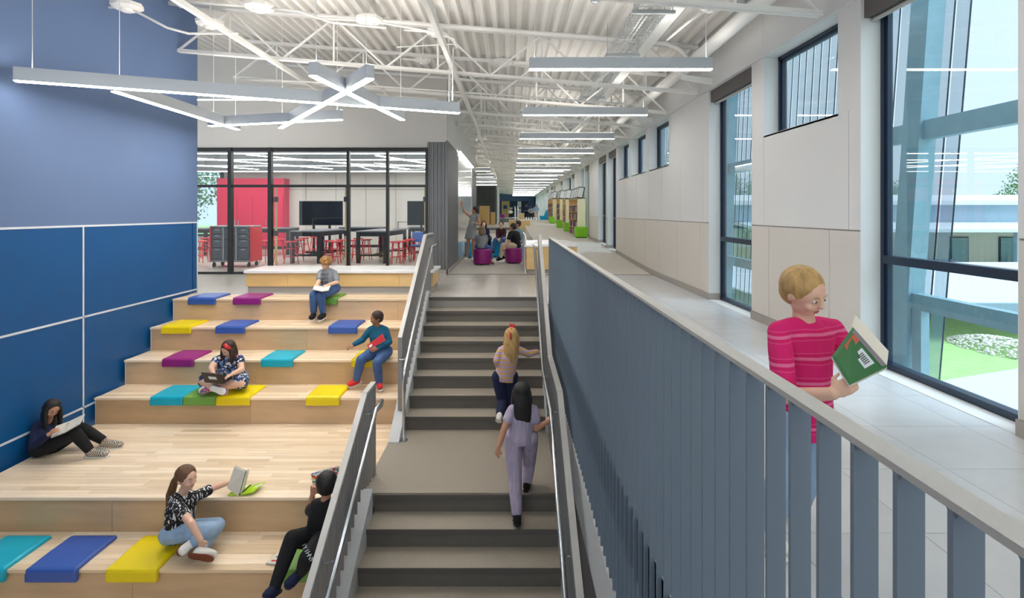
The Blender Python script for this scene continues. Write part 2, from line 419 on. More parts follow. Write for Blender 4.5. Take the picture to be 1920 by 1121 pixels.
# reveals (jambs, heads, sills) lining each opening
rv = MB()
for a, b, k in op:
    z0 = zf(b) if k == 't' else ZC
    for y, s in ((a, 1), (b, -1)):
        rv.box(XW, XW+RV, min(y, y+s*.006), max(y, y+s*.006), z0, ZT)
    rv.box(XW, XW+RV, a, b, ZT-.006, ZT)
    rv.box(XW, XW+RV, a, b, z0-.02, z0+.004)
rv.build('window_reveal', M['wall_panel'], wall)
bb = MB()
for a, b in segs:
    n = 3
    for i in range(n):
        y0, y1 = a+(b-a)*i/n, a+(b-a)*(i+1)/n
        bb.hexa([(XW-.012, y0, zf(y0)), (XW+.01, y0, zf(y0)), (XW+.01, y1, zf(y1)), (XW-.012, y1, zf(y1)), (XW-.012, y0, zf(y0)+.108), (XW+.01, y0, zf(y0)+.108), (XW+.01, y1, zf(y1)+.108), (XW-.012, y1, zf(y1)+.108)])
    for y, s in ((a, -1), (b, 1)):
        bb.box(XW-.012, XW+RV, min(y, y+s*.012), max(y, y+s*.012), zf(y), zf(y)+.108)
for a, b, k in op:
    if k == 'c': bb.hexa([(XW-.012, a, zf(a)), (XW+.01, a, zf(a)), (XW+.01, b, zf(b)), (XW-.012, b, zf(b)), (XW-.012, a, zf(a)+.108), (XW+.01, a, zf(a)+.108), (XW+.01, b, zf(b)+.108), (XW-.012, b, zf(b)+.108)])
struct('baseboard_right', bb, M['base'])
MB().box(XW, XW+.2, 69, 72, .8, 4.3).build('wall_end', M['blue_hi'], wall)
M['shade'] = mat('dark grey shade box', rgb(92, 86, 84), .6)
# windows
for i, (a, b, k) in enumerate(op):
    z0 = zf(b) if k == 't' else ZC
    x0, x1 = XW+RV, XW+RV+.085
    wn = struct('window_%d' % (i+1), MB().box(x0, x1, a, a+.05, z0, ZT).box(x0, x1, b-.05, b, z0, ZT).box(x0, x1, a, b, ZT-.05, ZT).box(x0, x1, a, b, z0, z0+.06), M['navy_frame'])
    wn['_o'] = (0, 0, 0)
    if k == 't':
        MB().box(x0-.005, x1, a+.05, b-.05, z0+.97, z0+1.045).build('transom', M['navy_frame'], wn)
    MB().box(x0+.015, x0+.06, a+.05, a+.085, z0+.06, ZT-.05).box(x0+.015, x0+.06, b-.085, b-.05, z0+.06, ZT-.05).box(x0+.015, x0+.06, a+.05, b-.05, ZT-.085, ZT-.05).build('inner_sash', M['navy_frame'], wn)
    MB().box(x0+.03, x0+.034, a+.05, b-.05, z0+.06, ZT-.05).build('pane', M['glass_win'], wn)
    if k == 't' and i < 16:
        s = MB().box(XW+.03, XW+RV-.01, a+.01, b-.01, ZT-.19, ZT-.006).build('roller_shade', M['shade'], wn)
        s['_o'] = (0, 0, 0)
        MB().tube([(XW+.11, a+.03, ZT-.21), (XW+.11, b-.03, ZT-.21)], .022, 10).build('hem_bar', M['rail_cap'], s)

# far end wall
we = struct('wall_far', MB().box(-14, XW+.3, 72, 72.3, .3, 4.6), M['blue_hi'])
wb = mat('dark navy wall panel', rgb(44, 62, 92), .6)
MB().box(-1.35, 2.3, 71.85, 72, .8, 2.95).build('wall_panel', wb, we)
for x0, x1, z0, z1, mm in ((.95, 1.45, 2.1, 2.9, 'corian'), (.95, 1.45, 1.35, 1.95, 'corian'), (-.2, .3, 1.9, 2.1, 'steel_w')):
    MB().box(x0, x1, 71.8, 71.86, z0, z1).build('notice_panel', M[mm], we)
dr = struct('door_1', MB().box(-1.2, -.1, 71.75, 71.84, .82, 2.95), M['ply_y'])
MB().box(-.95, -.45, 71.7, 71.76, 1.9, 2.4).build('door_pane', M['blue_lo'], dr)
# corridor: corrugated end pier and white column
wp = struct('wall_pier', MB().box(-3.05, -1.27, 47, 47.4, .386, 3.75), M['corr'])
ribs((-3.05, 47, 0), (-1.27, 47, 0), .386, 3.75, (0, -1, 0), .12, .05).build('corrugated_cladding', M['corr'], wp)
MB().box(-3.05, -1.2, 46.9, 47.5, 3.75, 4.8).build('bulkhead', M['wall_panel'], wp)
tag(MB().tube([(-1.06, 46, .39), (-1.06, 46, 4.6)], .11, 14).build('column', M['steel_w'], None, (-1.06, 46, .39)), 'round white column beyond the corridor steps', 'column')
struct('wall_corridor_end', MB().box(-14, -3.05, 47, 47.3, 0, 4.9).box(-1.9, -1.5, 23, 23.2, 0, 4.75), M['wall_panel'])

# classroom shell
struct('wall_classroom', MB().box(-11.5, -1.9, 21.4, 21.6, 0, 5.2).box(-14.2, -14, 9, 21.6, 0, 5.8).box(-14, -11.5, 21.4, 21.6, 0, .55).box(-14, -11.5, 21.4, 21.6, 3.3, 5.6), M['white_paint'])
wj = MB()
for x in (-8.2, -7.0, -5.8, -4.6, -3.4, -2.4): wj.box(x-.006, x+.006, 21.385, 21.4, .1, 3.0)
wj.box(-8.9, -1.95, 21.38, 21.4, 2.35, 2.38); wj.box(-8.3, -4.6, 21.3, 21.4, 3.05, 3.13); wj.box(-4.1, -1.95, 21.3, 21.4, 3.05, 3.13)
struct('trim_1', wj, M['base'])
mp_ = struct('wall_pink', MB().box(-11.5, -8.87, 20.9, 21.4, 0, 2.78), M['pink'])
for i in range(4):
    x0 = -11.3+i*.6
    d = MB().box(x0+.006, x0+.594, 20.87, 20.9, .1, 2.08).build('cabinet_door', M['pink'], mp_)
    MB().box(x0+(.52 if i % 2 == 0 else .05), x0+(.55 if i % 2 == 0 else .08), 20.84, 20.87, .95, 1.15).build('handle', M['steel'], d)
wn = struct('window_24', MB().box(-14, -11.5, 21.4, 21.48, 3.2, 3.3).box(-14, -11.5, 21.4, 21.48, 2.45, 2.53).box(-11.6, -11.5, 21.3, 21.5, .5, 3.3).box(-14, -11.5, 21.3, 21.48, .5, .58), M['navy_frame'])
MB().box(-14, -11.5, 21.43, 21.435, .5, 3.3).build('pane', M['glass_win'], wn)
# storefront
sf = struct('window_25', MB().box(-6.6, -1.93, 12.46, 12.54, 2.875, 2.957), M['black_frame'])
xs = [(-8.2, -8.1), (-6.6, -6.512), (-5.665, -5.58), (-3.825, -3.76), (-2.905, -2.845), (-1.985, -1.925)]
for a, b in xs: MB().box(a, b, 12.44, 12.56, 0, 2.957).build('mullion', M['black_frame'], sf)
MB().box(-9, -6.5, 12.46, 12.54, 2.875, 2.957).box(-9, -1.93, 12.46, 12.54, 2.03, 2.09).box(-9, -5.6, 12.46, 12.54, 0, .05).box(-5.6, -1.93, 12.46, 12.54, 0, .05).build('rail', M['black_frame'], sf)
for a, b in zip([-9]+[q[1] for q in xs[:-1]], [q[0] for q in xs]):
    for z0, z1 in ((.05, 2.03), (2.09, 2.875)):
        MB().box(a, b, 12.497, 12.503, z0, z1).build('pane', M['glass'], sf)
# maple edged doors standing open into the room
for n, (xd, hinge) in enumerate(((-5.55, 1), (-3.90, -1), (-2.03, -1))):
    T = Matrix.Translation(Vector((xd, 12.58, 0)))@Matrix.Rotation(math.atan2(-xd*.07, .87), 4, 'Z')
    d = struct('door_%d' % (n+2), MB().box(0, .05, 0, .1, .01, 2.03).box(0, .05, .77, .87, .01, 2.03).box(0, .05, .1, .77, 1.93, 2.03).box(0, .05, .1, .77, .01, .2).xf(T), M['maple_edge'])
    MB().box(.022, .028, .1, .77, .2, 1.93).xf(T).build('door_pane', M['glass'], d)
    for z in (.12, .95, 1.75): MB().box(-.03, .07, -.03, .02, z-.06, z+.06).xf(T).build('hinge', M['black'], d)

# ================================================================ BLEACHER
def tier(i, yf, yb, z, label, xr=-1.52, ztop=None, rise=.356):
    xl = -5.62
    t = empty('seating_tier', ((xl+xr)/2, (yf+yb)/2, z-rise), label, 'bleacher step', 'maple seating tiers')
    MB().box(xl, xr, yf+.025, yb, z-rise, z-.026).build('frame', M['ply'], t)
    # front panels
    x = xl; L = [2.1, 2.2, 1.9][i % 3]
    off = [1.3, 2.44, 1.9, 2.1, 1.6, 2.2, 1.2][i % 7]
    cuts = [xl]+[c for c in (xl+off, xl+off+2.44) if c < xr-.2]+[xr]
    for a, b in zip(cuts, cuts[1:]):
        MB().box(a+.0015, b-.0015, yf+.012, yf+.025, z-rise+.002, z-.028).build('riser_panel', M['ply'], t)
    rows = max(1, round((yb-yf)/.07)); h = (yb-yf)/rows
    for r in range(rows):
        y0 = yf+r*h
        if r == 0:
            MB().box(xl-.01, xr, yf-.008, yf+h-.001, z-.028, z).build('nosing', M['plank'], t); continue
        x = xl
        while x < xr-.01:
            e = x+R.uniform(.5, 1.5)
            if xr-e < .35: e = xr
            MB().box(x+.0008, e-.0008, y0+.0008, y0+h-.0008, z-.026, z).build('plank', M['plank'], t); x = e
    MB().box(xl-.012, xl, yf+.012, yb, z-rise, z-.028).build('end_strip', M['white_strip'], t)
    return t
names = ['topmost wooden tier, level with the upper floor', 'second wooden tier from the top', 'third wooden tier from the top', 'fourth wooden tier from the top, above the wide platform',
         'wide maple platform halfway down the seating', 'wooden tier just below the wide platform', 'lowest visible wooden tier of the seating']
fr = [8.89, 8.335, 7.78, 7.22, 5.37, 4.816, 4.26, 3.7]
bk = [9.42, 8.92, 8.36, 7.81, 7.25, 5.40, 4.85, 4.3]
for i in range(7):
    tier(i, fr[i], bk[i], -.356*i if i < 5 else -1.424-.356*(i-4), names[i])
MB_ = MB().box(-5.65, -1.52, 1.5, 3.72, -3.95, -2.6)
struct('floor_bleacher_base', MB_, M['ply'])
# ================================================================ STAIRS
def stair(name, label, y0, z0, n, xl, xr):
    s = empty(name, ((xl+xr)/2, y0-n*TR/2, z0-n*RI), label, 'staircase')
    for i in range(n):
        y, z = y0-TR*i, z0-RI*i       # nosing of level i
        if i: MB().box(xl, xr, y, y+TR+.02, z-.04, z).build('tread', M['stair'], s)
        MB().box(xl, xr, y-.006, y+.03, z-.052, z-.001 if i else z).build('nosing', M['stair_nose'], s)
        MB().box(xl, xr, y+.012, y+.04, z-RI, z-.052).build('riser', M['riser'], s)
    return s
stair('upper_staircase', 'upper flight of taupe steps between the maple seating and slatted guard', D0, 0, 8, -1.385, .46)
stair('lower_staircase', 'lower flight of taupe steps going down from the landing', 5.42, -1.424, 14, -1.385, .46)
ld = MB().box(-1.52, .5, 5.44, 7.05, -1.56, -1.424)
struct('floor_landing', ld, M['stair'])
# stringers
def stringer(name, x0, x1, ya, yb, zn, label, kind=None):
    # top edge parallel to nosing line: z = zn + RI/TR*(y-yb)
    sl = RI/TR; t = .09
    poly = [(yb, zn+t), (yb, zn-.25), (ya, zn-.25-sl*(yb-ya)), (ya, zn+t-sl*(yb-ya))]
    o = MB().prism(poly, x0, x1).build(name, M['curb'], None, ((x0+x1)/2, ya, zn-.25-sl*(yb-ya)))
    tag(o, label, 'stair stringer')
stringer('stair_stringer', -1.52, -1.385, 6.62, 9.1, .02, 'light grey stringer edging the upper stairs beside the wooden tiers')
stringer('stair_stringer', -1.52, -1.385, 1.6, 5.36, -1.424+.0, 'light grey stringer edging the lower stairs beside the wooden tiers')
stringer('stair_stringer', .46, .53, 6.9, 9.1, .02, 'light grey stringer of the upper stairs beside the slatted guard')
stringer('stair_stringer', .46, .53, 1.6, 5.36, -1.424, 'light grey stringer of the lower stairs beside the slatted guard')
struct('floor_balcony_blocker', MB().box(-5.68, .6, -3, -.25, -.35, 0), M['tile'])  # unseen slab, put in to keep sky light off the lower stairs
struct('wall_under_landing', MB().box(-1.51, .5, 5.46, 9.0, -4, -1.56), M['riser'])
# fascia below the walkway
struct('trim_2', MB().box(.60, .64, -3, 8.05, -1.24, -.005).box(.575, .60, -3, 8.05, -.74, -.70), M['curb'])
struct('wall_below_walkway', MB().box(.64, .9, -3, 12, -4, -1.2), M['conc'])
struct('trim_3', MB().box(-1.52, .6, 9.10, 9.2, -4, -.02).box(-1.53,-1.515, 1.6, 9.1, -4,-3.0), M['riser'])
# ================================================================ GUARDRAILS
def zl(pl, y):  # height on a (y,z) polyline, y decreasing
    for (ya, za), (yb, zb) in zip(pl, pl[1:]):
        if yb <= y <= ya: return zb+(za-zb)*(y-yb)/(ya-yb)
    return pl[0][1] if y > pl[0][0] else pl[-1][1]
def guard(name, label, X, top, foot, hand, hx, ends, w=.055):
    g = empty(name, (X, (top[0][0]+top[-1][0])/2, foot[-1][1]), label, 'railing')
    for (ya, za), (yb, zb) in zip(top, top[1:]):
        MB().bar((X, ya, za-.015), (X, yb, zb-.015), w, .03).build('top_rail', M['rail_cap'], g)
    for ye in ends:
        zt, zb = zl(top, ye)-.01, zl(foot, ye)
        MB().box(X-w/2, X+w/2, ye-.02, ye+.02, zb, zt).build('post', M['rail'], g)
    y = top[-1][0]+.08
    while y < top[0][0]-.05:
        MB().box(X-.024, X+.024, y-.005, y+.005, zl(foot, y)-.02, zl(top, y)-.02).build('baluster', M['rail'], g); y += .105
    h = MB().tube([Vector((hx, a, b)) if not isinstance(a, tuple) else Vector(a) for a, b in hand], .021, 10).build('handrail', M['steel'], g, smooth=True)
    yy = [p for p in hand if not isinstance(p[0], tuple)]
    y0, y1 = yy[-1][0], yy[0][0]; k = max(2, int((y1-y0)/1.0))
    for i in range(k):
        y = y0+.25+(y1-y0-.5)*i/(k-1); z = zl(yy, y)
        MB().tube([(hx, y, z-.02), (hx+(X-hx)*.5, y, z-.045), (X, y, z-.045)], .008, 6).build('bracket', M['steel'], h)
    return g, h
sl = RI/TR
z9 = lambda y, h: -(D0-y)*sl+h
z5 = lambda y, h: -1.424-(5.42-y)*sl+h
g, h = guard('stair_railing', 'grey flat-bar railing between the upper stairs and the wooden tiers', -1.45,
      [(9.9, 1.067), (9.06, 1.067), (7.0, z9(7.0, 1.067))], [(9.9, 0), (9.06, .1), (7.0, z9(7.0, .1))],
      [(9.6, .862), (9.06, .862), (6.78, z9(6.78, .862)), (6.71, -.60), (6.70, -.66), ((-1.34, 6.70, -1.42), 0)], -1.34, [9.88, 7.02])
MB().cyl((-1.34, 6.70), .05, -1.424, -1.412, 16).build('flange', M['steel'], h)
g, h = guard('stair_railing', 'grey flat-bar railing beside the lower stairs, in front of the boy in black', -1.5,
      [(5.84, -.41), (5.49, -.41), (1.6, -.41-sl*3.89)], [(5.84, -1.43), (5.42, -1.37), (1.6, z5(1.6, .05))],
      [((-1.45, 5.62, -.66), 0), ((-1.42, 5.68, -.66), 0), ((-1.38, 5.70, -.62), 0), (5.68, -.56), (5.44, -.56), (1.6, z5(1.6, .86))], -1.37, [5.82, 1.7])
guard('stair_railing', 'grey flat-bar railing on the slatted-guard side of the stairs, following the landing', .50,
      [(9.15, 1.067), (9.06, 1.067), (6.72, -.357), (5.38, -.357), (1.6, -.357-sl*3.78)],
      [(9.15, .1), (9.06, .1), (6.9, z9(6.9, .1)), (6.7, -1.38), (5.4, -1.38), (1.6, z5(1.6, .08))],
      [(9.35, .862), (9.06, .862), (6.73, -.564), (5.40, -.564), (1.6, z5(1.6, .86))], .41, [9.13, 1.7])
# slatted guard of the walkway
sg = empty('slatted_guardrail', (.6, 4.2, -.72), 'long slatted steel guard in blue grey, lining the tiled walkway above the stairs', 'railing')
MB().box(.576, .620, .15, 8.03, 1.055, 1.067).build('top_rail', M['rail_cap'], sg)
me = None
y = 7.985; k = 0
for k in range(76):
    yy = 7.985-.1012*k
    if yy < .3: break
    if me is None:
        q = MB().box(-.021, .021, 0, .0095, 0, 1.776)
        # small welded gussets at the head
        q.prism([(0, 1.762), (-.010, 1.776), (0, 1.776)], -.018, .018); q.prism([(.0095, 1.762), (.0095, 1.776), (.0195, 1.776)], -.018, .018)
        o = q.build('slat', M['slat'], sg, loc=(0, 0, 0)); me = o.data
    else:
        o = bpy.data.objects.new('slat', me); COL.objects.link(o); o.parent = sg
    o.location = Vector((.601, yy, -.72))-Vector(sg['_o'])
MB().box(.576, .622, 7.99, 8.03, -.72, 1.055).build('end_post', M['slat'], sg)

# ================================================================ BENCHES
b = empty('long_bench', (-3.07, 10.0, 0), 'long low bench with white top and maple front below the classroom glass', 'bench')
MB().rbox(-4.80, -1.36, 9.58, 10.45, .345, .40, .012, 2).build('top', M['corian'], b)
for x0, x1 in ((-4.77, -4.02), (-4.02, -3.3), (-3.3, -2.57), (-2.57, -2.0), (-2.0, -1.39)):
    MB().box(x0+.002, x1-.002, 9.62, 9.65, .105, .343).build('front_panel', M['ply_y'], b)
MB().box(-4.76, -1.40, 9.65, 10.42, .105, .345).build('body', M['ply_y'], b)
MB().box(-4.74, -1.42, 9.64, 10.40, 0, .105).build('toe_kick', M['base'], b)
b = empty('counter_block', (.85, 13.5, 0), 'white-topped maple block at the top of the stairs by the carpet', 'bench')
MB().rbox(.32, 1.6, 12.5, 14.8, .63, .675, .01, 2).build('top', M['corian'], b)
for x0, x1 in ((.35, .62), (.62, .95), (.95, 1.57)):
    MB().box(x0+.003, x1-.003, 12.53, 12.56, .1, .628).build('front_panel', M['ply_y'], b)
MB().box(.36, 1.56, 12.56, 14.75, .1, .63).build('body', M['ply_y'], b)
MB().box(.37, 1.55, 12.58, 14.7, 0, .1).build('toe_kick', M['base'], b)
MB().box(.34, .37, 12.53, 14.78, .0, .9).build('end_panel', M['corian'], b)
tag(MB().box(.5, .75, 12.9, 13.2, .675, .679).build('paper', M['white_strip'], None, (.6, 13, .675)), 'sheet of paper lying on the white-topped maple block', 'paper')

# ================================================================ CUSHIONS
cush = [(0, 352, 403, 'blue', 'blue cushion at the wall end of the topmost tier'), (0, 436.5, 487.5, 'purple', 'purple cushion on the topmost tier, right of the blue one'), (0, 583, 632, 'green', 'green cushion under the curly-haired reader on the topmost tier'),
        (1, 302, 356.5, 'yellow', 'yellow cushion at the wall end of the second tier'), (1, 403.5, 457.5, 'blue', 'blue cushion beside the yellow one on the second tier'), (1, 615.5, 669, 'blue', 'blue cushion near the railing on the second tier'),
        (2, 303.5, 361.5, 'purple', 'purple cushion at the wall end of the third tier'), (2, 489, 548, 'teal', 'teal cushion in the middle of the third tier'), (2, 659, 717, 'yellow', 'yellow cushion under the boy with the red book'),
        (3, 281, 342, 'teal', 'teal cushion at the wall end of the fourth tier'), (3, 343, 404, 'green', 'green cushion under the girl with the laptop, left half of her seat'), (3, 405, 467, 'yellow', 'yellow cushion under and beside the girl with the laptop'), (3, 573, 636, 'yellow', 'yellow cushion alone near the railing on the fourth tier'),
        (5, -88, 6, 'teal', 'teal cushion cut by the left edge, on the tier below the platform'), (5, 47, 142, 'blue', 'blue cushion on the tier below the platform'), (5, 198, 293, 'yellow', 'yellow cushion beside the girl with the ponytail'), (5, 515, 612, 'green', 'green cushion under the boy in black')]
for t, xa, xb, c, lab in cush:
    yf = fr[t]; z = -.356*t if t < 5 else -1.424-.356*(t-4)
    yl = yf-.045; x0, x1 = (xa-CX)*yl/F, (xb-CX)*yl/F
    o = empty('seat_cushion', ((x0+x1)/2, yf+.2, z), lab, 'cushion', 'vinyl cushions on the tiers')
    q = MB()
    # folded pad profile (y,z) : rounded at the nosing
    prof = [(yf-.012, z-.085), (yf-.045, z-.088), (yf-.052, z-.075), (yf-.052, z+.005), (yf-.042, z+.024), (yf-.022, z+.033), (yf+.2, z+.040), (yf+.43, z+.036), (yf+.465, z+.026), (yf+.47, z+.001), (yf-.0085, z+.001)]
    n = len(prof); e = .018
    rings = []
    for xx, sh in ((x0, 1), (x0+e*.3, .45), (x0+e, 0), (x1-e, 0), (x1-e*.3, .45), (x1, 1)):
        ring = []
        cyx = yf+.2; 
        for (py, pz) in prof:
            # pull outer surface in at the edges
            outward_z = pz > z+.002 and py > yf-.03
            dz = -.014*sh if outward_z else 0
            dy = .010*sh if py < yf-.03 else (-.008*sh if py > yf+.4 else 0)
            ring.append((xx, py+dy, pz+dz))
        rings.append(ring)
    vs = [p for r_ in rings for p in r_]; fs = []
    for i in range(5):
        for j in range(n):
            a = i*n+j; b2 = i*n+(j+1) % n
            fs.append((a, a+n, b2+n, b2))
    fs.append(tuple(range(n))); fs.append(tuple(range(5*n, 6*n))[::-1])
    q.add(vs, fs)
    q.build('pad', M['vinyl_'+c], o, smooth=False)
    for xx in (x0+.004, x1-.004): MB().tube([(xx, yf-.05, z-.01), (xx, yf-.05, z-.084)], .003, 5).build('piping', M['vinyl_'+c], o)

# ================================================================ ROOF STEEL
ords = 'first second third fourth fifth sixth seventh eighth ninth tenth eleventh twelfth thirteenth fourteenth fifteenth sixteenth seventeenth eighteenth nineteenth twentieth'.split()
def joist(i, Y, xa, xb):
    lab = ('%s white open-web roof joist counting away from the camera' % ords[i]) if i < 12 else 'small distant white open-web joist far down the long hall'
    j = empty('roof_joist', ((xa+xb)/2, Y, zroof(0)-.8), lab, 'roof joist', 'white roof joists' if i < 12 else 'distant roof joists')
    zt = lambda x: zroof(x)-.035; zb = lambda x: zroof(x)-.80
    for nm, z in (('top_chord', zt), ('bottom_chord', zb)):
        q = MB()
        for s in (-1, 1):
            q.bar((xa, Y+s*.028, z(xa)), (xb, Y+s*.028, z(xb)), .006, .055)
            q.bar((xa, Y+s*.03, z(xa)+(.025 if nm == 'top_chord' else -.025)), (xb, Y+s*.03, z(xb)+(.025 if nm == 'top_chord' else -.025)), .05, .006)
        q.build(nm, M['steel_w'], j)
    n = round((xb-xa)/1.65); p = (xb-xa)/n; segs_ = []
    for k in range(n):
        x = xa+k*p
        segs_ += [((x, zb(x)), (x+p*.5, zt(x+p*.5))), ((x+p*.5, zt(x+p*.5)), (x+p, zb(x+p))), ((x+p*.5, zt(x+p*.5)), (x+p*.5, zb(x+p*.5)))]
    far = MB()
    for a, b in segs_:
        q = (MB() if i < 7 else far).bar((a[0], Y, a[1]), (b[0], Y, b[1]), .03, .03)
        if i < 7: q.build('web_member', M['steel_w'], j)
    if i >= 7: tag(far.build('web', M['steel_w'], j), kind='stuff')
jy = [5.5, 9.12, 10.95]+[12.78+1.83*k for k in range(31)]
for i, Y in enumerate(jy): joist(i, Y, -5.68 if Y < 12.45 else -1.48, 3.2)
def long_steel(lab, x, z, y0, y1, w, h, cat='steel beam', nm='steel_beam'):
    tag(MB().bar((x, y0, z), (x, y1, z), w, h).build(nm, M['steel_w'], None, (x, (y0+y1)/2, z-h/2)), lab, cat)
long_steel('thin white steel bridging bar running away above the maple seating', -4.0, 4.04-.05, 1, 12.4, .06, .07)
long_steel('white steel bridging bar running down the hall over the railing', -.92, 3.80-.05, 1, 46, .06, .09)
long_steel('wide white steel beam running down the hall above the hanging strip lights', 2.15, 4.13, 1, 70, .2, .12)
long_steel('narrow white steel bar high over the classroom wall end', -2.6, 3.95, 9.2, 12.4, .05, .05)
def pipe(lab, pts, r, cat='pipe', nm='pipe', n=10):
    return tag(MB().tube(pts, r, n).build(nm, M['steel_w'], None, pts[0], smooth=True), lab, cat)
pipe('thick white drain pipe running along the top of the window wall', [(2.93, 1, 3.98), (2.93, 8.6, 3.86), (2.93, 40, 3.86), (2.93, 70, 3.86)], .095, n=14)
for i, Y in enumerate((8.75, 12.3, 16.0, 23.0)):
    pipe('white sprinkler pipe crossing under the roof deck, %s from the camera' % ords[i], [(-5.6 if Y < 12.4 else -1.4, Y, zroof(-5.6 if Y < 12.4 else -1.4)-.13), (2.55, Y, zroof(2.55)-.13), (2.75, Y, zroof(2.7)-.2), (2.85, Y, 4.05), (2.93, Y, 3.93)], .035)
pipe('thin white conduit crossing in front of the upper classroom wall', [(-5.9, 11.6, 4.25), (-1.6, 11.6, 3.9), (-1.55, 11.6, 3.8)], .018)
pipe('thin white conduit crossing low over the maple seating', [(-5.2, 10.2, 4.0), (-3.5, 10.2, 3.92), (2.4, 10.2, 3.5)], .016)
pipe('white conduit bent down beside the end of the slanting strip lights', [(-1.9, 8.9, 4.2), (-.95, 8.9, 4.25), (-.86, 8.8, 4.15), (-.86, 8.0, 3.9), (-.86, 7.9, 3.1)], .010)
def jbox(px, py, z, r, lab, tails):
    Y = F*(z-H)/(CY-py); c = P(px, py, Y)
    o = empty('junction_box', c, lab, 'ceiling box')
    MB().tube([(c.x, c.y, c.z-.03), (c.x, c.y, c.z), (c.x, c.y, c.z+.05)], [r*.7, r, r], 8).build('body', M['steel_w'], o)
    MB().tube([(c.x, c.y, c.z-.06), (c.x, c.y, c.z-.03)], [r*.35, r*.45], 12).build('lens', M['steel_w'], o)
    MB().tube([(c.x, c.y, c.z+.05), (c.x, c.y, zroof(c.x)+.04)], .01, 6).build('rod', M['steel_w'], o)
    for t in tails:
        q = [c+Vector(v) for v in [(0, 0, .01)]+list(t)]
        MB().tube(q, .017, 8).build('conduit', M['steel_w'], o, smooth=True)
jbox(238, 14, 4.30, .2, 'white octagonal ceiling box in front of the pale blue wall', [[(-.25, 0, -.0)], [(.5, .1, -.25), (.8, .1, -.33), (1.5, .1, -.33)]])
jbox(394, 46, 4.5, .22, 'white octagonal ceiling box at the edge of the blue wall', [[(-.4, -.2, .3), (-.5, -.3, .42), (.9, -.3, .42)]])
jbox(486, 15, 4.5, .22, 'white octagonal ceiling box above the middle of the maple tiers', [[(-1.2, 0, .1)], [(.6, 0, -.05), (1.1, 0, -.22), (1.9, 0, -.3)]])
jbox(692, 40, 4.45, .22, 'white octagonal ceiling box above the crossed strip lights', [[(-.8, 0, .05)], [(.9, 0, -.15), (1.2, 0, -.2)]])
jbox(816, 62, 4.3, .14, 'white octagonal ceiling box above the end of the longest strip light', [[(-.5, 0, .05)], [(.3, 0, -.1), (.36, 0, -.25)]])
jbox(941, 120, 4.2, .22, 'white octagonal ceiling box over the top of the stairs', [[(.4, 0, -.05), (1.3, 0, -.05)]])
jbox(1331, 14, 4.0, .12, 'white octagonal ceiling box near the wall end of the nearest cross light', [[(-.2, .3, -.1), (-.3, .8, -.15)]])
jbox(793, 115, 4.3, .15, 'white octagonal ceiling box just in front of the upper classroom wall', [[(-.4, 0, .05)]])
for px, py, lab in ((1116, 3, 'grey dome smoke detector under the roof deck'), (1390, 10, 'grey dome sensor on the thick white pipe')):
    z = 4.2; Y = F*(z-H)/(CY-py); c = P(px, py, Y)
    o = empty('smoke_detector', c, lab, 'detector')
    MB().tube([(c.x, c.y, c.z), (c.x, c.y, c.z+.06)], [.06, .07], 14).build('housing', M['galv'], o)
    MB().ell((c.x, c.y, c.z), (.05, .05, .03)).build('dome', M['galv'], o, smooth=True)
    MB().tube([(c.x, c.y, c.z+.06), (c.x, c.y, zroof(c.x)+.02)], .012, 6).build('rod', M['steel_w'], o)
z = 4.33; Y = 8.75; c = P(1126, 45, Y)
o = empty('sprinkler_head', c, 'upright sprinkler head with brass cap on the white pipe', 'sprinkler')
MB().tube([(c.x, Y, c.z-.05), (c.x, Y, c.z+.03)], .018, 8).build('body', M['steel_w'], o); MB().tube([(c.x, Y, c.z+.03), (c.x, Y, c.z+.06)], .016, 8).build('cap', mat('brass', rgb(200, 150, 70), .3, metal=.8), o)
# cable tray
ct = empty('cable_tray', (1.77, 10, 3.95), 'galvanised wire basket cable tray hung over the walkway', 'cable tray')
q = MB()
for x, z in ((1.57, 4.05), (1.57, 4.0), (1.57, 3.95), (1.65, 3.95), (1.73, 3.95), (1.81, 3.95), (1.89, 3.95), (1.97, 3.95), (1.97, 4.0), (1.97, 4.05)):
    q.bar((x, 3, z), (x, 24, z), .006, .006)
y = 3
while y < 24:
    q.bar((1.57, y, 3.95), (1.97, y, 3.95), .006, .006).bar((1.57, y, 3.95), (1.57, y, 4.05), .006, .006).bar((1.97, y, 3.95), (1.97, y, 4.05), .006, .006); y += .1
tag(q.build('wire_mesh', M['galv'], ct), kind='stuff')
for y in (6.6, 8.4, 11.5, 15): MB().bar((1.5, y, 3.92), (2.04, y, 3.92), .04, .04).tube([(1.53, y, 3.92), (1.53, y, zroof(1.53)+.05)], .006, 6).tube([(2.01, y, 3.92), (2.01, y, zroof(2)+.05)], .006, 6).build('hanger', M['galv'], ct)
MB().tube([(1.70, 3, 3.965), (1.70, 24, 3.965)], .010, 6).tube([(1.75, 3, 3.965), (1.75, 24, 3.965)], .012, 6).build('cable', M['steel_w'], ct)
# wall brackets under the drain pipe
for i, Y in enumerate((8.6, 12.2, 15.9)):
    tag(MB().hexa([(2.75, Y-.02, 3.58), (XW-.03, Y-.02, 3.50), (XW-.03, Y+.02, 3.50), (2.75, Y+.02, 3.58), (2.75, Y-.02, 3.66), (XW-.03, Y-.02, 3.60), (XW-.03, Y+.02, 3.60), (2.75, Y+.02, 3.66)]).build('wall_bracket', M['steel_w'], None, (XW-.1, Y, 3.5)), 'white steel bracket arm on the window wall header, %s from the camera' % ords[i], 'bracket')

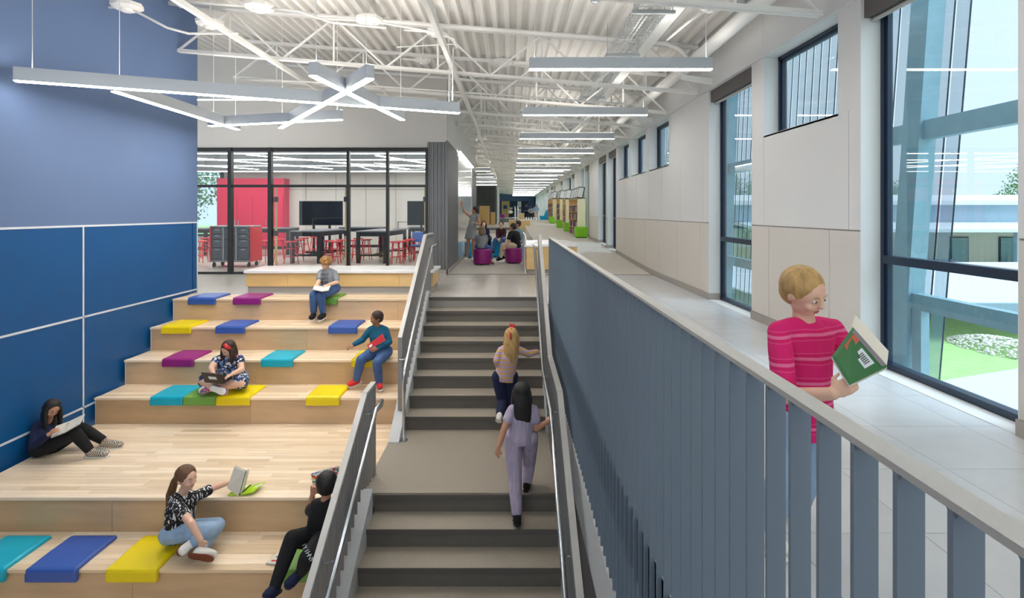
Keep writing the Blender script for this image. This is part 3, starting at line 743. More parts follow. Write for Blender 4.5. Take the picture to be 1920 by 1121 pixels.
# ================================================================ PENDANT LIGHTS
def pendant(a, b, z0, lab, grp, w=.09, h=.15, up=True, cables=2, top=None, glow='glow'):
    a = Vector((a[0], a[1], z0)); b = Vector((b[0], b[1], z0)); mid = (a+b)/2
    p = empty('pendant_light', mid, lab, 'strip light', grp)
    MB().bar(a+Vector((0, 0, h/2)), b+Vector((0, 0, h/2)), w, h).build('housing', M['fixture'], p)
    MB().bar(a+Vector((0, 0, -.004)), b+Vector((0, 0, -.004)), w-.012, .012).build('diffuser', M[glow], p)
    if up: MB().bar(a+Vector((0, 0, h+.001)), b+Vector((0, 0, h+.001)), w-.02, .002).build('uplight_lens', M['glow_far'], p)
    for k in range(cables):
        c = a+(b-a)*(.03+.94*k/max(1, cables-1))
        MB().tube([(c.x, c.y, z0+h), (c.x, c.y, top or zroof(c.x)+.03)], .004, 5).build('cable', M['steel_w'], p)
    return p
for i in range(17):
    Y = 7.13+3.36*i
    lab = '%s straight strip light hung across the walkway, counting from the camera' % ords[i] 
    pendant((.25, Y), (2.69, Y), 3.355, lab, 'row of strip lights over the walkway' )
for Y in (3.77, .41): pendant((.25, Y), (2.69, Y), 3.355, 'added unseen strip light over the near end of the walkway, %s metres along' % ('four' if Y > 1 else 'half'), 'row of strip lights over the walkway')  # unseen pendants added above the frame to light the near walkway
for X, Y in ((-4.6, 3.2), (-2.2, 3.6), (-3.4, 1.2)): pendant((X-1, Y), (X+1, Y+.4), 2.91+.5, 'added unseen strip light over the lowest tiers, %s' % {-4.6: 'wall side', -2.2: 'stair side', -3.4: 'nearest the hall end'}[X], 'angled strip lights over the seating')  # three more unseen pendants, added to brighten the near seating
for a, b, lab in (((-5.52, 5.94), (-.76, 7.88), 'longest strip light, slanting across the pale blue wall above the seating'),
                  ((-2.12, 5.71), (-1.71, 8.46), 'strip light of the crossing pair whose near end is on the left'),
                  ((-1.53, 5.83), (-4.0, 9.28), 'strip light of the crossing pair running back towards the blue wall'),
                  ((-4.80, 6.46), (-4.83, 9.46), 'strip light running straight back below the longest one'),
                  ((-5.10, 9.05), (-2.67, 8.43), 'short strip light furthest back in the angled cluster')):
    pendant(a, b, 2.91, lab, 'angled strip lights over the seating')
pendant((-9.5, 11.3), (-3.8, 11.3), 3.83, 'strip light high in front of the upper classroom wall', 'angled strip lights over the seating', .06, .05, up=False, top=4.9)
for i, (a, b) in enumerate((((-13.5, 13.9), (-2.2, 13.9)), ((-13.5, 15.6), (-2.2, 15.6)), ((-13.5, 17.6), (-2.2, 17.6)), ((-13.5, 20), (-2.2, 20)), ((-9.5, 14.2), (-6.3, 18.8)), ((-7.0, 14.2), (-3.6, 18.8)), ((-3.6, 14.4), (-2.4, 17.2)), ((-12, 15), (-9, 19)))):
    pendant(a, b, 2.98, ('%s strip light running the width of the classroom ceiling' % ords[i]) if i < 4 else 'slanting strip light in the classroom, %s from the corridor side' % ords[7-i], 'classroom strip lights', .15, .2, up=False, glow='glow_room')
pendant((-1.42, 15.0), (-1.42, 20.4), 3.16, 'wall-washing strip light above the tall whiteboard', 'wall washer', .05, .04, up=False, cables=0)
for i, Y in enumerate((24, 28, 32, 36)): pendant((-2.6, Y), (-.9, Y), 3.3, 'short added strip light over the far left of the corridor, %s of four' % ords[i], 'added far left strip lights')  # added to brighten the dim corridor, not known fixtures
# ================================================================ CLASSROOM
def table(x, y, lx, ly, lab, rz=0):
    t = empty('work_table', (x, y, 0), lab, 'table', 'classroom work tables')
    a = MB().box(x-lx/2, x+lx/2, y-ly/2, y+ly/2, .885, .92).build('tabletop', M['tabletop'], t)
    MB().box(x-lx/2+.05, x+lx/2-.05, y-ly/2+.05, y+ly/2-.05, .76, .885).build('apron', M['black'], t)
    for sx in (-1, 1):
        for sy in (-1, 1):
            cx, cy = x+sx*(lx/2-.06), y+sy*(ly/2-.06)
            MB().box(cx-.045, cx+.045, cy-.045, cy+.045, 0, .885).build('leg', M['black'], t)
    MB().box(x-lx/2+.06, x+lx/2-.06, y-ly/2+.04, y-ly/2+.08, .2, .25).box(x-lx/2+.06, x+lx/2-.06, y+ly/2-.08, y+ly/2-.04, .2, .25).box(x-.02, x+.02, y-ly/2+.06, y+ly/2-.06, .2, .25).build('stretcher', M['black'], t)
    t.rotation_euler = (0, 0, rz)
table(-5.72, 16.1, .9, 2.1, 'black-framed high work table behind the curly-haired reader', -.08)
table(-3.85, 16.1, .9, 2.1, 'black-framed high work table in front of the second television', -.08)
table(-8.45, 18.4, 2.0, .9, 'black-framed high work table in front of the pink cupboards')
table(-5.3, 19.3, 1.6, .8, 'black-framed high work table at the back below the white wall')
table(-3.0, 19.4, 1.3, .9, 'black-framed high work table at the back beside the corridor wall')
table(-10.8, 18.0, 1.6, .9, 'black-framed high work table by the classroom window')
def stool():
    s = empty('metal_stool', (0, 0, 0), 'x', 'stool', 'red classroom stools')
    MB().tube([(0, 0, .60), (0, 0, .62), (0, 0, .635)], [.15, .165, .155], 16).build('seat', M['red'], s)
    for k in range(4):
        t = math.pi/4+k*math.pi/2; c, d = math.cos(t), math.sin(t)
        MB().tube([(c*.10, d*.10, .61), (c*.19, d*.19, 0)], [.014, .011], 6).build('leg', M['red'], s)
    q = MB()
    for z, r in ((.2, .162), (.42, .130)):
        pts = [(math.cos(math.pi/4+k*math.pi/2)*r, math.sin(math.pi/4+k*math.pi/2)*r, z) for k in range(5)]
        for a, b in zip(pts, pts[1:]): q.tube([a, b], .008, 5)
    q.build('foot_ring', M['red'], s)
    return s
st0 = stool()
sts = [(377, 15.3, 'at the blue wall edge'), (386, 17.0, 'behind the one at the blue wall edge'), (500, 15.3, 'just right of the drawer cart'), (524, 16.2, 'by the first open maple-edged door'), (546, 15.0, 'touching the front table'),
       (560, 16.0, 'under the front edge of the table behind the reader'), (570, 17.2, 'behind the front table, half hidden'), (617, 15.4, 'right of the reader, in front of the table'), (641, 15.9, 'against the second door, under the table end'), (628, 15.0, 'closest to the glass beside the reader'),
       (664, 15.7, 'right of the second black mullion'), (672, 16.8, 'behind the table near the second door'), (687, 16.1, 'between the two front tables'), (717, 17.6, 'at the far end of the second front table'), (742, 14.9, 'near the glass under the second television'),
       (756, 15.2, 'beside the last mullion at the front'), (768, 16.0, 'between the last mullion and the corridor wall'), (778, 16.6, 'in the corner by the corridor wall'), (590, 18.0, 'below the first television')]
for i, (px, Y, w_) in enumerate(sts):
    o = st0 if i == 0 else copy_tree(st0, (0, 0, 0))
    o.location = ((px-CX)*Y/F, Y, 0); o.rotation_euler = (0, 0, i*.7); o['label'] = 'red metal stool '+w_
def tv(x, y, lab):
    t = empty('television', (x, y, 0), lab, 'television')
    MB().box(x-.74, x+.74, y, y+.06, 1.0, 1.83).build('bezel', M['black'], t)
    MB().box(x-.72, x+.72, y-.004, y, 1.02, 1.81).build('screen', M['screen'], t)
    for s in (-.27, .27): MB().box(x+s-.035, x+s+.035, y+.06, y+.12, .1, 1.2).build('stand_post', M['black'], t)
    MB().box(x-.45, x+.45, y-.2, y+.35, .06, .12).build('stand_base', M['black'], t)
tv(-6.47, 18.2, 'large black television on a stand in front of the white classroom wall')
tv(-2.78, 18.2, 'second black television, half hidden by the corridor wall')
c = empty('storage_cart', (-7.36, 14.3, 0), 'red and grey rolling cart of clear drawers behind the glass', 'cart')
MB().rbox(-7.90, -6.80, 14.0, 14.6, 1.04, 1.09, .02).build('top', M['tabletop'], c); MB().box(-7.86, -6.84, 14.0, 14.6, .14, .19).build('base', M['tabletop'], c)
for x in (-7.9, -6.84): MB().rbox(x, x+.04, 13.99, 14.62, .14, 1.07, .015).build('side_panel', M['red'], c)
for x in (-7.54, -7.20): MB().box(x-.02, x+.02, 14.0, 14.6, .19, 1.04).build('divider', M['rail'], c)
bin_ = mat('smoky clear tray', rgb(70, 60, 70), .2)
for i in range(3):
    x0 = -7.85+i*.34
    for z0, z1 in ((.21, .5), (.53, .72), (.75, .86), (.89, 1.02)):
        d = MB().box(x0+.02, x0+.30, 14.01, 14.55, z0, z1).build('drawer', bin_, c)
        MB().box(x0+.1, x0+.22, 13.99, 14.01, z1-.05, z1-.02).build('handle', M['rail'], d)
for x in (-7.82, -6.9):
    for y in (14.08, 14.5): MB().tube([(x-.02, y, .06), (x+.02, y, .06)], .06, 14).box(x-.012, x+.012, y-.02, y+.02, .1, .15).build('caster', M['black'], c)
MB_ = tag(MB().box(-3.6, -3.2, 16.4, 16.9, .92, .945).box(-3.5, -3.46, 16.5, 16.54, .945, 1.16).box(-3.5, -3.2, 16.5, 16.53, 1.13, 1.16).build('desk_lamp', M['rail'], None, (-3.4, 16.6, .92)), 'small grey machine standing on the second front table', 'machine')
# vinyl chair
t = empty('classroom_chair', (-2.75, 15.9, 0), 'blue shelled chair beside the far front table', 'chair')
MB().rbox(-2.95, -2.55, 15.7, 16.1, .44, .48, .015).build('seat', M['vinyl_blue'], t); MB().rbox(-2.95, -2.55, 16.08, 16.12, .55, .85, .015).build('backrest', M['vinyl_blue'], t)
for sx in (-.18, .18):
    for sy in (-.18, .18): MB().tube([(-2.75+sx, 15.9+sy, 0), (-2.75+sx*.9, 15.9+sy*.9, .45)], .012, 6).build('leg', M['black'], t)

# ================================================================ CORRIDOR
wb = empty('whiteboard', (-1.47, 17.6, .12), 'tall glossy whiteboard the woman is writing on', 'whiteboard')
MB().box(-1.498, -1.478, 14.92, 20.38, .12, 3.12).build('board', M['whiteboard'], wb)
for y in (14.92, 20.36): MB().box(-1.498, -1.465, y, y+.03, .12, 3.12).build('edge_trim', M['white_strip'], wb)
MB().box(-1.498, -1.465, 14.92, 20.38, 3.10, 3.13).build('edge_trim', M['white_strip'], wb)
def pouf(x, y, z, r, h, c, lab, cat='stool', grp=None):
    o = empty('round_pouf', (x, y, z), lab, cat, grp)
    MB().tube([(x, y, z+.03), (x, y, z+.035), (x, y, z+.06), (x, y, z+h-.03), (x, y, z+h-.008), (x, y, z+h)], [r*.93, r*.98, r, r, r*.98, r*.92], 28).build('body', M[c], o, smooth=True)
    MB().tube([(x, y, z+h*.86), (x, y, z+h*.87)], r*1.004, 28).build('piping', M[c], o)
    for k in range(3):
        a = k*2.1+.5; MB().cyl((x+math.cos(a)*r*.7, y+math.sin(a)*r*.7), .03, z, z+.04, 8).build('foot', M['black'], o)
pouf(P(904, 470, 14.75).x, 14.75, 0, .245, .43, 'vinyl_purple', 'purple round pouf under the seated child in the grey tee')
pouf(P(963, 470, 15.2).x, 15.2, 0, .245, .43, 'vinyl_purple', 'purple round pouf under the seated boy in the black tee')
pouf(P(882, 470, 17.0).x, 17.0, 0, .18, .5, 'vinyl_cyan', 'cyan round pouf behind the standing woman')
pouf(P(933, 470, 17.3).x, 17.3, 0, .2, .5, 'vinyl_cyan', 'cyan round pouf under the boy in the maroon jumper')
pouf(P(916, 470, 18.6).x, 18.6, 0, .2, .45, 'vinyl_cyan', 'cyan round pouf under the seated girl behind the group')
pouf(P(970, 470, 16.6).x, 16.6, 0, .22, .43, 'vinyl_cyan', 'cyan round pouf behind the boy in the black tee')
pouf(P(943, 404, 58).x, 58, .806, .28, .42, 'vinyl_purple', 'small purple pouf far off by the maple door')
# bookcases along the windows
bks = [rgb(170, 60, 50), rgb(40, 60, 110), rgb(220, 210, 190), rgb(60, 60, 70), rgb(120, 80, 60), rgb(70, 110, 120), rgb(180, 140, 80), rgb(140, 40, 60)]
bkm = [mat('book cover %s' % n_, c, .6) for n_, c in zip(('red', 'navy', 'cream', 'charcoal', 'brown', 'teal', 'tan', 'maroon'), bks)]
cream = mat('cream bookcase panel', rgb(240, 230, 190), .5)
cases = [(22.9, 26.1, .38), (27.7, 29.3, .47), (31.0, 33.2, .56), (36.2, 40.8, .70)]
desc = ['closest maple bookcase by the windows', 'second maple bookcase by the windows', 'third maple bookcase by the windows', 'farthest maple bookcase by the windows']
for ci, (y0, y1, zb) in enumerate(cases):
    b = empty('bookcase', (3.07, (y0+y1)/2, zb), desc[ci]+', with a cream end panel', 'bookcase')
    x0, x1, zt = 2.87, XW-.03, zb+1.68
    MB().box(x1-.02, x1, y0, y1, zb, zt).build('back', M['ply_y'], b)
    MB().box(x0, x1, y0, y0+.03, zb-.0, zt).build('end_panel', cream, b); MB().box(x0, x1, y1-.03, y1, zb, zt).build('end_panel', M['ply_y'], b)
    MB().box(x0, x1, y0, y1, zt-.03, zt).build('top', M['ply_y'], b)
    nb = max(2, round((y1-y0)/.9)); hs = [.08, .42, .76, 1.10, 1.40]
    for h_ in hs: MB().box(x0+.01, x1-.02, y0+.03, y1-.03, zb+h_-.02, zb+h_).build('shelf', M['ply_y'], b)
    for k in range(1, nb): MB().box(x0+.02, x1-.02, y0+(y1-y0)*k/nb-.012, y0+(y1-y0)*k/nb+.012, zb, zt-.03).build('divider', M['ply_y'], b)
    # rows of books too small to pick apart
    bo = MB()
    for h_ in hs[:4]:
        y = y0+.04
        while y < y1-.06:
            t = R.uniform(.035, .07)
            if R.random() > .08:
                bo.mi = R.randrange(8); bo.box(x0-.01+R.uniform(0, .025), x1-.1, y, y+t-.004, zb+h_, zb+h_+R.uniform(.2, .27))
            y += t
    o = bo.build('book_rows', bkm, b); o['kind'] = 'stuff'
    n = [5, 2, 5, 6][ci]
    for k in range(n):
        y = y0+.25+(y1-y0-.5)*k/max(1, n-1)
        f = empty('framed_display', (3.05, y, zt), ('%s black-framed picture from the camera on the ' % ords[k])+desc[ci], 'frame', 'frames on the '+desc[ci])
        hh = .5
        Mx = Matrix.Translation(Vector((3.0, y, zt)))@Matrix.Rotation(.22, 4, 'Y')@Matrix.Rotation(.6, 4, 'Z')
        MB().box(-.01, .02, -.19, .19, 0, hh).xf(Mx).build('frame', M['black'], f)
        MB().box(-.016, -.01, -.16, .16, .04, hh-.04).xf(Mx).build('picture', M['white_strip'], f)
for i, (Y, xa, xb, zb) in enumerate(((22.3, 2.72, 3.24, .375), (27.4, 2.75, 3.05, .46), (30.5, 2.65, 2.95, .55), (35.6, 2.6, 2.95, .69))):
    o = empty('square_pouf', ((xa+xb)/2, Y+.2, zb), 'lime green block stool at the end of the '+desc[i], 'stool', 'lime block stools')
    MB().rbox(xa, xb, Y-.05, Y+.42, zb+.02, zb+.46, .03).build('body', M['vinyl_lime'], o); MB().box(xa+.04, xb-.04, Y, Y+.38, zb, zb+.02).build('base', M['black'], o)
# lounge chair and far furniture
o = empty('lounge_chair', (2.9, 46, .8), 'blue wedge lounge chair at the far end by the windows', 'chair')
MB().hexa([(2.55, 45.6, .8), (3.2, 45.6, .8), (3.2, 46.4, .8), (2.55, 46.4, .8), (2.55, 45.6, 1.15), (3.2, 45.6, 1.15), (3.2, 46.4, 1.15), (2.55, 46.4, 1.15)]).build('seat', M['vinyl_cyan'], o)
MB().hexa([(2.9, 45.6, 1.15), (3.2, 45.6, 1.15), (3.2, 46.4, 1.15), (2.9, 46.4, 1.15), (3.1, 45.6, 1.65), (3.2, 45.6, 1.65), (3.2, 46.4, 1.65), (3.1, 46.4, 1.65)]).build('backrest', M['vinyl_cyan'], o)
def cab(x0, x1, y0, y1, z0, z1, lab, nm='storage_cabinet', cat='cabinet', top=True):
    o = empty(nm, ((x0+x1)/2, (y0+y1)/2, z0), lab, cat)
    MB().box(x0, x1, y0+.02, y1, z0, z1-.04).build('body', M['ply_y'], o)
    k = max(1, round((x1-x0)/.6))
    for i in range(k): MB().box(x0+(x1-x0)*i/k+.01, x0+(x1-x0)*(i+1)/k-.01, y0, y0+.02, z0+.05, z1-.05).build('door', M['ply_y'], o)
    MB().box(x0-.02, x1+.02, y0-.01, y1+.01, z1-.04, z1).build('top', M['corian'] if top else M['ply_y'], o)
cab(-2.52, -1.72, 43.5, 44.2, .386, 1.97, 'tall maple cabinet in front of the far corrugated wall', top=False)
cab(-2.7, -2.5, 42.8, 43.4, .386, 1.3, 'low maple cabinet beside the tall far cabinet')
cab(-1.65, -1.28, 44.5, 45, .386, 1.45, 'small maple book stand right of the tall far cabinet')
cab(.55, 1.22, 33.0, 34, 0.0, .98, 'maple block with white top at the corridor steps', 'planter_block', 'block')
cab(.63, 1.17, 45, 46, .8, 1.36, 'smaller maple block with white top beyond the corridor steps', 'planter_block', 'block')
cab(-.14, .42, 43.4, 44.2, .386, .84, 'low bench block on the middle landing of the corridor', 'low_seat', 'bench')
o = empty('corridor_railing', (.5, 44, .39), 'pale steel railing on the distant corridor steps', 'railing')
for x in (.42, .66): MB().box(x-.03, x+.03, 43.9, 43.98, .39, 1.6).box(x-.03, x+.03, 50, 50.08, .39, 2.0).build('post', M['steel_w'], o)
for x in (.42, .66): MB().bar((x, 43.9, 1.6), (x, 50.08, 2.0), .06, .05).build('rail', M['steel_w'], o)

# ================================================================ OUTSIDE
M['lawn'] = mat('mown grass', rgb(168, 204, 128), .95, noise=.15, nscale=3, bump=.5, bscale=30)
M['path'] = mat('pale concrete path', rgb(206, 208, 204), .85, noise=.04)
M['bluesteel'] = mat('pale blue-green galvanised steel', rgb(146, 182, 196), .45, metal=.2, noise=.08, nscale=6)
M['metalroof'] = mat('ribbed white metal roof', rgb(225, 230, 232), .5)
M['block'] = mat('cream block wall', rgb(214, 212, 190), .85, noise=.05)
M['clad'] = mat('blue grey cladding', rgb(150, 172, 186), .7)
M['stone'] = mat('pale river stone', rgb(226, 218, 206), .9, vary=.15, noise=.1)
M['leaf'] = mat('hazed tree foliage', rgb(132, 160, 120), .95, noise=.35, nscale=2)  # green paled, with distance haze mixed into the colour
M['trunk'] = mat('tree bark', rgb(90, 78, 66), .95)
g = struct('ground', MB().box(3.8, 140, -10, 160, -4.2, -3.4), M['lawn'])
struct('path_outside', MB().add([(3.9, -2, -3.36), (60, -2, -3.36), (60, 32.4, -3.36), (3.9, 12.2, -3.36)], [(0, 1, 2, 3)]).add([(24, 33, -3.36), (90, 33, -3.36), (90, 47, -3.36), (24, 47, -3.36)], [(0, 1, 2, 3)]), M['path'])
# steel frame outside the glass
fr_ = empty('exterior_steel_frame', (4.9, 8, -3.4), 'pale blue steel frame of leaning columns outside the windows', 'steel frame')
XS = 4.9
MB().box(XS-.06, XS+.06, 2, 60, 2.30, 2.52).build('beam', M['bluesteel'], fr_); MB().box(XS-.06, XS+.06, 2, 60, .28, .47).build('beam', M['bluesteel'], fr_)
MB().box(XS-.06, XS+.06, 2, 60, 4.35, 4.6).build('beam', M['bluesteel'], fr_)
for y in [6.25+5.6*k for k in range(10)]:
    q = MB().hexa([(XS-.1, y+.55, -3.4), (XS+.1, y+.55, -3.4), (XS+.1, y+.83, -3.4), (XS-.1, y+.83, -3.4), (XS-.1, y-.2, 4.6), (XS+.1, y-.2, 4.6), (XS+.1, y+.08, 4.6), (XS-.1, y+.08, 4.6)])
    q.build('column', M['bluesteel'], fr_)
    MB().box(XS-.05, XS+.05, y+.05, y+.19, -3.4, .3).build('post', M['bluesteel'], fr_)
# perforated sun screen
mm = bpy.data.materials.new('perforated metal screen'); mm.use_nodes = True; n = mm.node_tree
b_ = n.nodes['Principled BSDF']; b_.inputs['Base Color'].default_value = rgb(150, 176, 192); b_.inputs['Roughness'].default_value = .6; b_.inputs['Alpha'].default_value = .32
M['screen_mesh'] = mm
ss = empty('perforated_sun_screen', (5.25, 30, -1), 'screen of narrow leaning perforated metal strips outside the windows', 'sun screen')
for k in range(150):
    y = 6.1+.225*k
    q = MB().hexa([(5.2, y+.42, -1.2), (5.204, y+.42, -1.2), (5.204, y+.62, -1.2), (5.2, y+.62, -1.2), (5.2, y-.2, 4.9), (5.204, y-.2, 4.9), (5.204, y+.0, 4.9), (5.2, y+.0, 4.9)])
    q.build('strip', M['screen_mesh'], ss)
    if k < 75: MB().bar((5.19, y+.415, -1.2), (5.19, y-.205, 4.9), .012, .012, (1, 0, 0)).build('strip_edge', M['navy_frame'], ss)
# canopy with ribbed roof
cp = empty('walkway_canopy', (24, 27, -3.4), 'low ribbed metal canopy over the courtyard walk', 'canopy')
q = MB(); y = 20.0
while y < 36:
    za = -2.0+.006*(y-20)
    q.hexa([(10.2, y, za-.06), (46, y, za-.06), (46, y+.3, za-.06), (10.2, y+.3, za-.06), (10.2, y, za), (46, y, za), (46, y+.2, za+.003), (10.2, y+.2, za+.003)]); y += .32
q.build('roof_sheet', M['metalroof'], cp)
MB().box(10.1, 46, 19.8, 20.0, -2.25, -1.94).build('gutter', M['clad'], cp)
for x in (10.5, 15, 21, 27, 33): MB().box(x-.07, x+.07, 20.6, 20.74, -3.4, -2.06).build('post', M['bluesteel'], cp)
# far single-storey building
fb = empty('courtyard_building', (50, 48, -3), 'low white-roofed school building across the courtyard', 'building')
MB().box(20, 120, 47, 60, -3.3, -.0).build('wall', M['block'], fb)
MB().hexa([(20, 42.5, -.15), (120, 42.5, -.15), (120, 47.5, .35), (20, 47.5, .35), (20, 42.5, .1), (120, 42.5, .1), (120, 47.5, .6), (20, 47.5, .6)]).build('eave_roof', M['metalroof'], fb)
MB().box(20, 120, 47.3, 60, .6, 2.1).build('clerestory_wall', M['clad'], fb)
MB().hexa([(19, 46.8, 2.1), (120, 46.8, 2.1), (120, 60, 3.2), (19, 60, 3.2), (19, 46.8, 2.45), (120, 46.8, 2.45), (120, 60, 3.4), (19, 60, 3.4)]).build('roof', M['metalroof'], fb)
for x in (25, 33, 41, 48, 55, 62): MB().box(x-.15, x+.15, 43, 43.3, -3.3, -.1).build('column', M['bluesteel'], fb)
for x in (28.5, 35.2, 39.5, 43.8, 51): 
    f_ = MB().box(x-.8, x+.8, 46.9, 47, -3.0, -.7).build('window', M['navy_frame'], fb); MB().box(x-.7, x+.7, 46.85, 46.9, -2.9, -.8).build('pane', mat('dark far glass', rgb(110, 150, 150), .2) if x == 28.5 else bpy.data.materials['dark far glass'], f_)
for i, x in enumerate((34.6, 36.8, 44.5)):
    o = empty('patio_sofa', (x, 44.5, -3.36), 'dark wicker sofa on the far patio, %s of three' % ords[i], 'sofa')
    dk = M['conc'] if i else M['conc']
    MB().box(x-.9, x+.9, 44.1, 44.9, -3.36, -2.9).build('seat', M['slat'], o); MB().box(x-.9, x+.9, 44.8, 45, -2.9, -2.5).build('backrest', M['slat'], o)
for i, x in enumerate((27, 29.6)):
    o = empty('picnic_table', (x, 40, -3.4), 'green picnic table by the far patio, %s of two' % ords[i], 'table')
    MB().box(x-.9, x+.9, 39.6, 40.4, -2.68, -2.62).build('tabletop', M['vinyl_lime'], o)
    for s in (-.7, .7): MB().bar((x+s, 39.5, -3.4), (x+s, 40, -2.66), .06, .06).bar((x+s, 40.5, -3.4), (x+s, 40, -2.66), .06, .06).build('leg', M['vinyl_lime'], o)
    for yy in (39.2, 40.6): MB().box(x-.9, x+.9, yy, yy+.25, -2.98, -2.94).build('seat', M['vinyl_lime'], o)
# gravel mound
gm = tag(MB().build('dummy', M['stone']), 'heap of pale river stones on the courtyard lawn', 'stones'); gm.name = 'stone_heap'; gm.data.name = 'stone_heap'; gm.location = (17.4, 18.9, -3.4)
q = MB()
for k in range(900):
    a, r_ = R.uniform(0, 6.283), math.sqrt(R.random()); hgt = .42*(1-r_*r_)
    s_ = R.uniform(.04, .08); st_ = len(q.v)
    q.ell((r_*1.25*math.cos(a), r_*1.9*math.sin(a), hgt*.9), (s_, s_*R.uniform(.6, 1), s_*.6), None, 5, 4)
me = bpy.data.meshes.new('stone_heap'); me.from_pydata(q.v, [], q.f); me.materials.append(M['stone']); gm.data = me; gm['kind'] = 'stuff'
# trees: crown of leaf cards clustered in lumps, trunk
def tree(x, y, z, h, r, lab, seed):
    RR = random.Random(seed); t = empty('tree', (x, y, z), lab, 'tree', 'trees beyond the courtyard')
    MB().tube([(x, y, z), (x+.1, y, z+h*.35), (x, y+.1, z+h*.6)], [r*.07, r*.05, r*.03], 7).build('trunk', M['trunk'], t)
    q = MB()
    for k in range(26):
        a, u = RR.uniform(0, 6.28), RR.uniform(-1, 1); rr = r*RR.uniform(.3, .8)
        cx, cy, cz = x+rr*math.cos(a)*math.sqrt(1-u*u), y+rr*math.sin(a)*math.sqrt(1-u*u), z+h*.62+u*h*.3
        lr = r*RR.uniform(.28, .42)
        for j in range(150):
            d = Vector((RR.gauss(0, 1), RR.gauss(0, 1), RR.gauss(0, 1))).normalized(); p = Vector((cx, cy, cz))+d*lr*RR.uniform(.75, 1.1)
            e = Vector((RR.gauss(0, 1), RR.gauss(0, 1), RR.gauss(0, 1))).normalized(); f2 = d.cross(e).normalized(); s_ = r*.035
            q.add([p-e*s_, p+f2*s_*.6, p+e*s_, p-f2*s_*.6], [(0, 1, 2, 3)])
    o = q.build('crown', M['leaf'], t); o['kind'] = 'stuff'
for i, (x, y, h, r, d) in enumerate(((82, 82, 11.5, 6.5, 'bushy tree rising above the far white roof'), (102, 88, 10.5, 6, 'tree just right of the bushy one above the far roof'), (60, 84, 8.8, 5, 'low tree glimpsed left of the steel column'),
                                   (26, 66, 10, 4, 'tree seen through the second tall window'), (12, 42, 9, 3.5, 'tree nearer the hall behind the sun screen'), (38, 78, 11, 5, 'tall tree behind the sun screen strips'),
                                   (-22, 34, 9, 4, 'leafy tree outside the classroom window'), (-34, 48, 10, 5, 'broad tree further out from the classroom window'), (-17, 27, 6, 2.4, 'small tree close outside the classroom window'))):
    tree(x, y, -3.4 if x > 0 else -.5, h, r, d, i)
struct('ground_classroom', MB().box(-60, -11, 21.7, 80, -.8, -.5), M['lawn'])
# ================================================================ PEOPLE
def hexc(*c): return rgb(*c)
SK = {'light': mat('light skin', rgb(228, 182, 156), .5), 'tan': mat('tan skin', rgb(196, 142, 112), .5), 'brown': mat('brown skin', rgb(160, 108, 82), .5)}
M['eye_w'] = mat('eye white', rgb(240, 238, 235), .3); M['iris'] = mat('dark iris', rgb(40, 28, 20), .2); M['lip'] = mat('lip', rgb(188, 104, 96), .5)
HR = {k: mat(k+' hair', rgb(*c), .55, noise=.35, nscale=40, stretch=(1, 1, .25), bump=.6, bscale=70) for k, c in
      dict(black=(26, 20, 18), dark=(52, 34, 24), brown=(104, 72, 46), blond=(186, 148, 92), ash=(128, 112, 84), curly=(150, 108, 58), redstreak=(200, 40, 44)).items()}
def loft(q, pts, ra, rb, side, n=12):
    """closed elliptical loft; ra along side axis, rb across"""
    pts = [Vector(p) for p in pts]; k = len(q.v); side = Vector(side)
    for i, p in enumerate(pts):
        d = (pts[min(i+1, len(pts)-1)]-pts[max(i-1, 0)]).normalized()
        a = side-d*side.dot(d)
        a = a.normalized() if a.length > 1e-4 else d.orthogonal().normalized()
        b = d.cross(a)
        for j in range(n):
            t = 2*math.pi*j/n; q.v.append(tuple(p+a*math.cos(t)*ra[i]+b*math.sin(t)*rb[i]))
    m_ = len(pts)
    for i in range(m_-1):
        for j in range(n):
            q.f.append((k+i*n+j, k+i*n+(j+1) % n, k+(i+1)*n+(j+1) % n, k+(i+1)*n+j)); q.m.append(q.mi)
    q.f.append(tuple(k+j for j in range(n))[::-1]); q.m.append(q.mi)
    q.f.append(tuple(k+(m_-1)*n+j for j in range(n))); q.m.append(q.mi)
def limb(q, pts, rs, n=12):
    """tapered limb with ball joints"""
    for (a, b), (ra, rb_) in zip(zip(pts, pts[1:]), zip(rs, rs[1:])):
        a, b = Vector(a), Vector(b); mid = a.lerp(b, .35)
        q.tube([a, mid, b], [ra, ra*.62+rb_*.38+ra*.06, rb_], n)
    for p, r_ in zip(pts, rs): q.ell(p, (r_*1.01,)*3, None, 12, 8)
def blob(q, name, m, parent, voxel=.008, smooth=4):
    me = bpy.data.meshes.new('tmp'); me.from_pydata(q.v, [], q.f); me.update()
    o = bpy.data.objects.new('tmp', me); COL.objects.link(o)
    r_ = o.modifiers.new('r', 'REMESH'); r_.mode = 'VOXEL'; r_.voxel_size = voxel; r_.use_smooth_shade = True
    s_ = o.modifiers.new('s', 'SMOOTH'); s_.iterations = smooth; s_.factor = .5
    me2 = bpy.data.meshes.new_from_object(o.evaluated_get(bpy.context.evaluated_depsgraph_get()))
    bpy.data.objects.remove(o); me2.name = name
    org = Vector(parent['_o'])
    me2.transform(Matrix.Translation(-org)); me2.materials.clear(); me2.materials.append(m)
    me2.polygons.foreach_set('use_smooth', [True]*len(me2.polygons))
    o = bpy.data.objects.new(name, me2); COL.objects.link(o); o.parent = parent; o['_o'] = parent['_o']
    return o
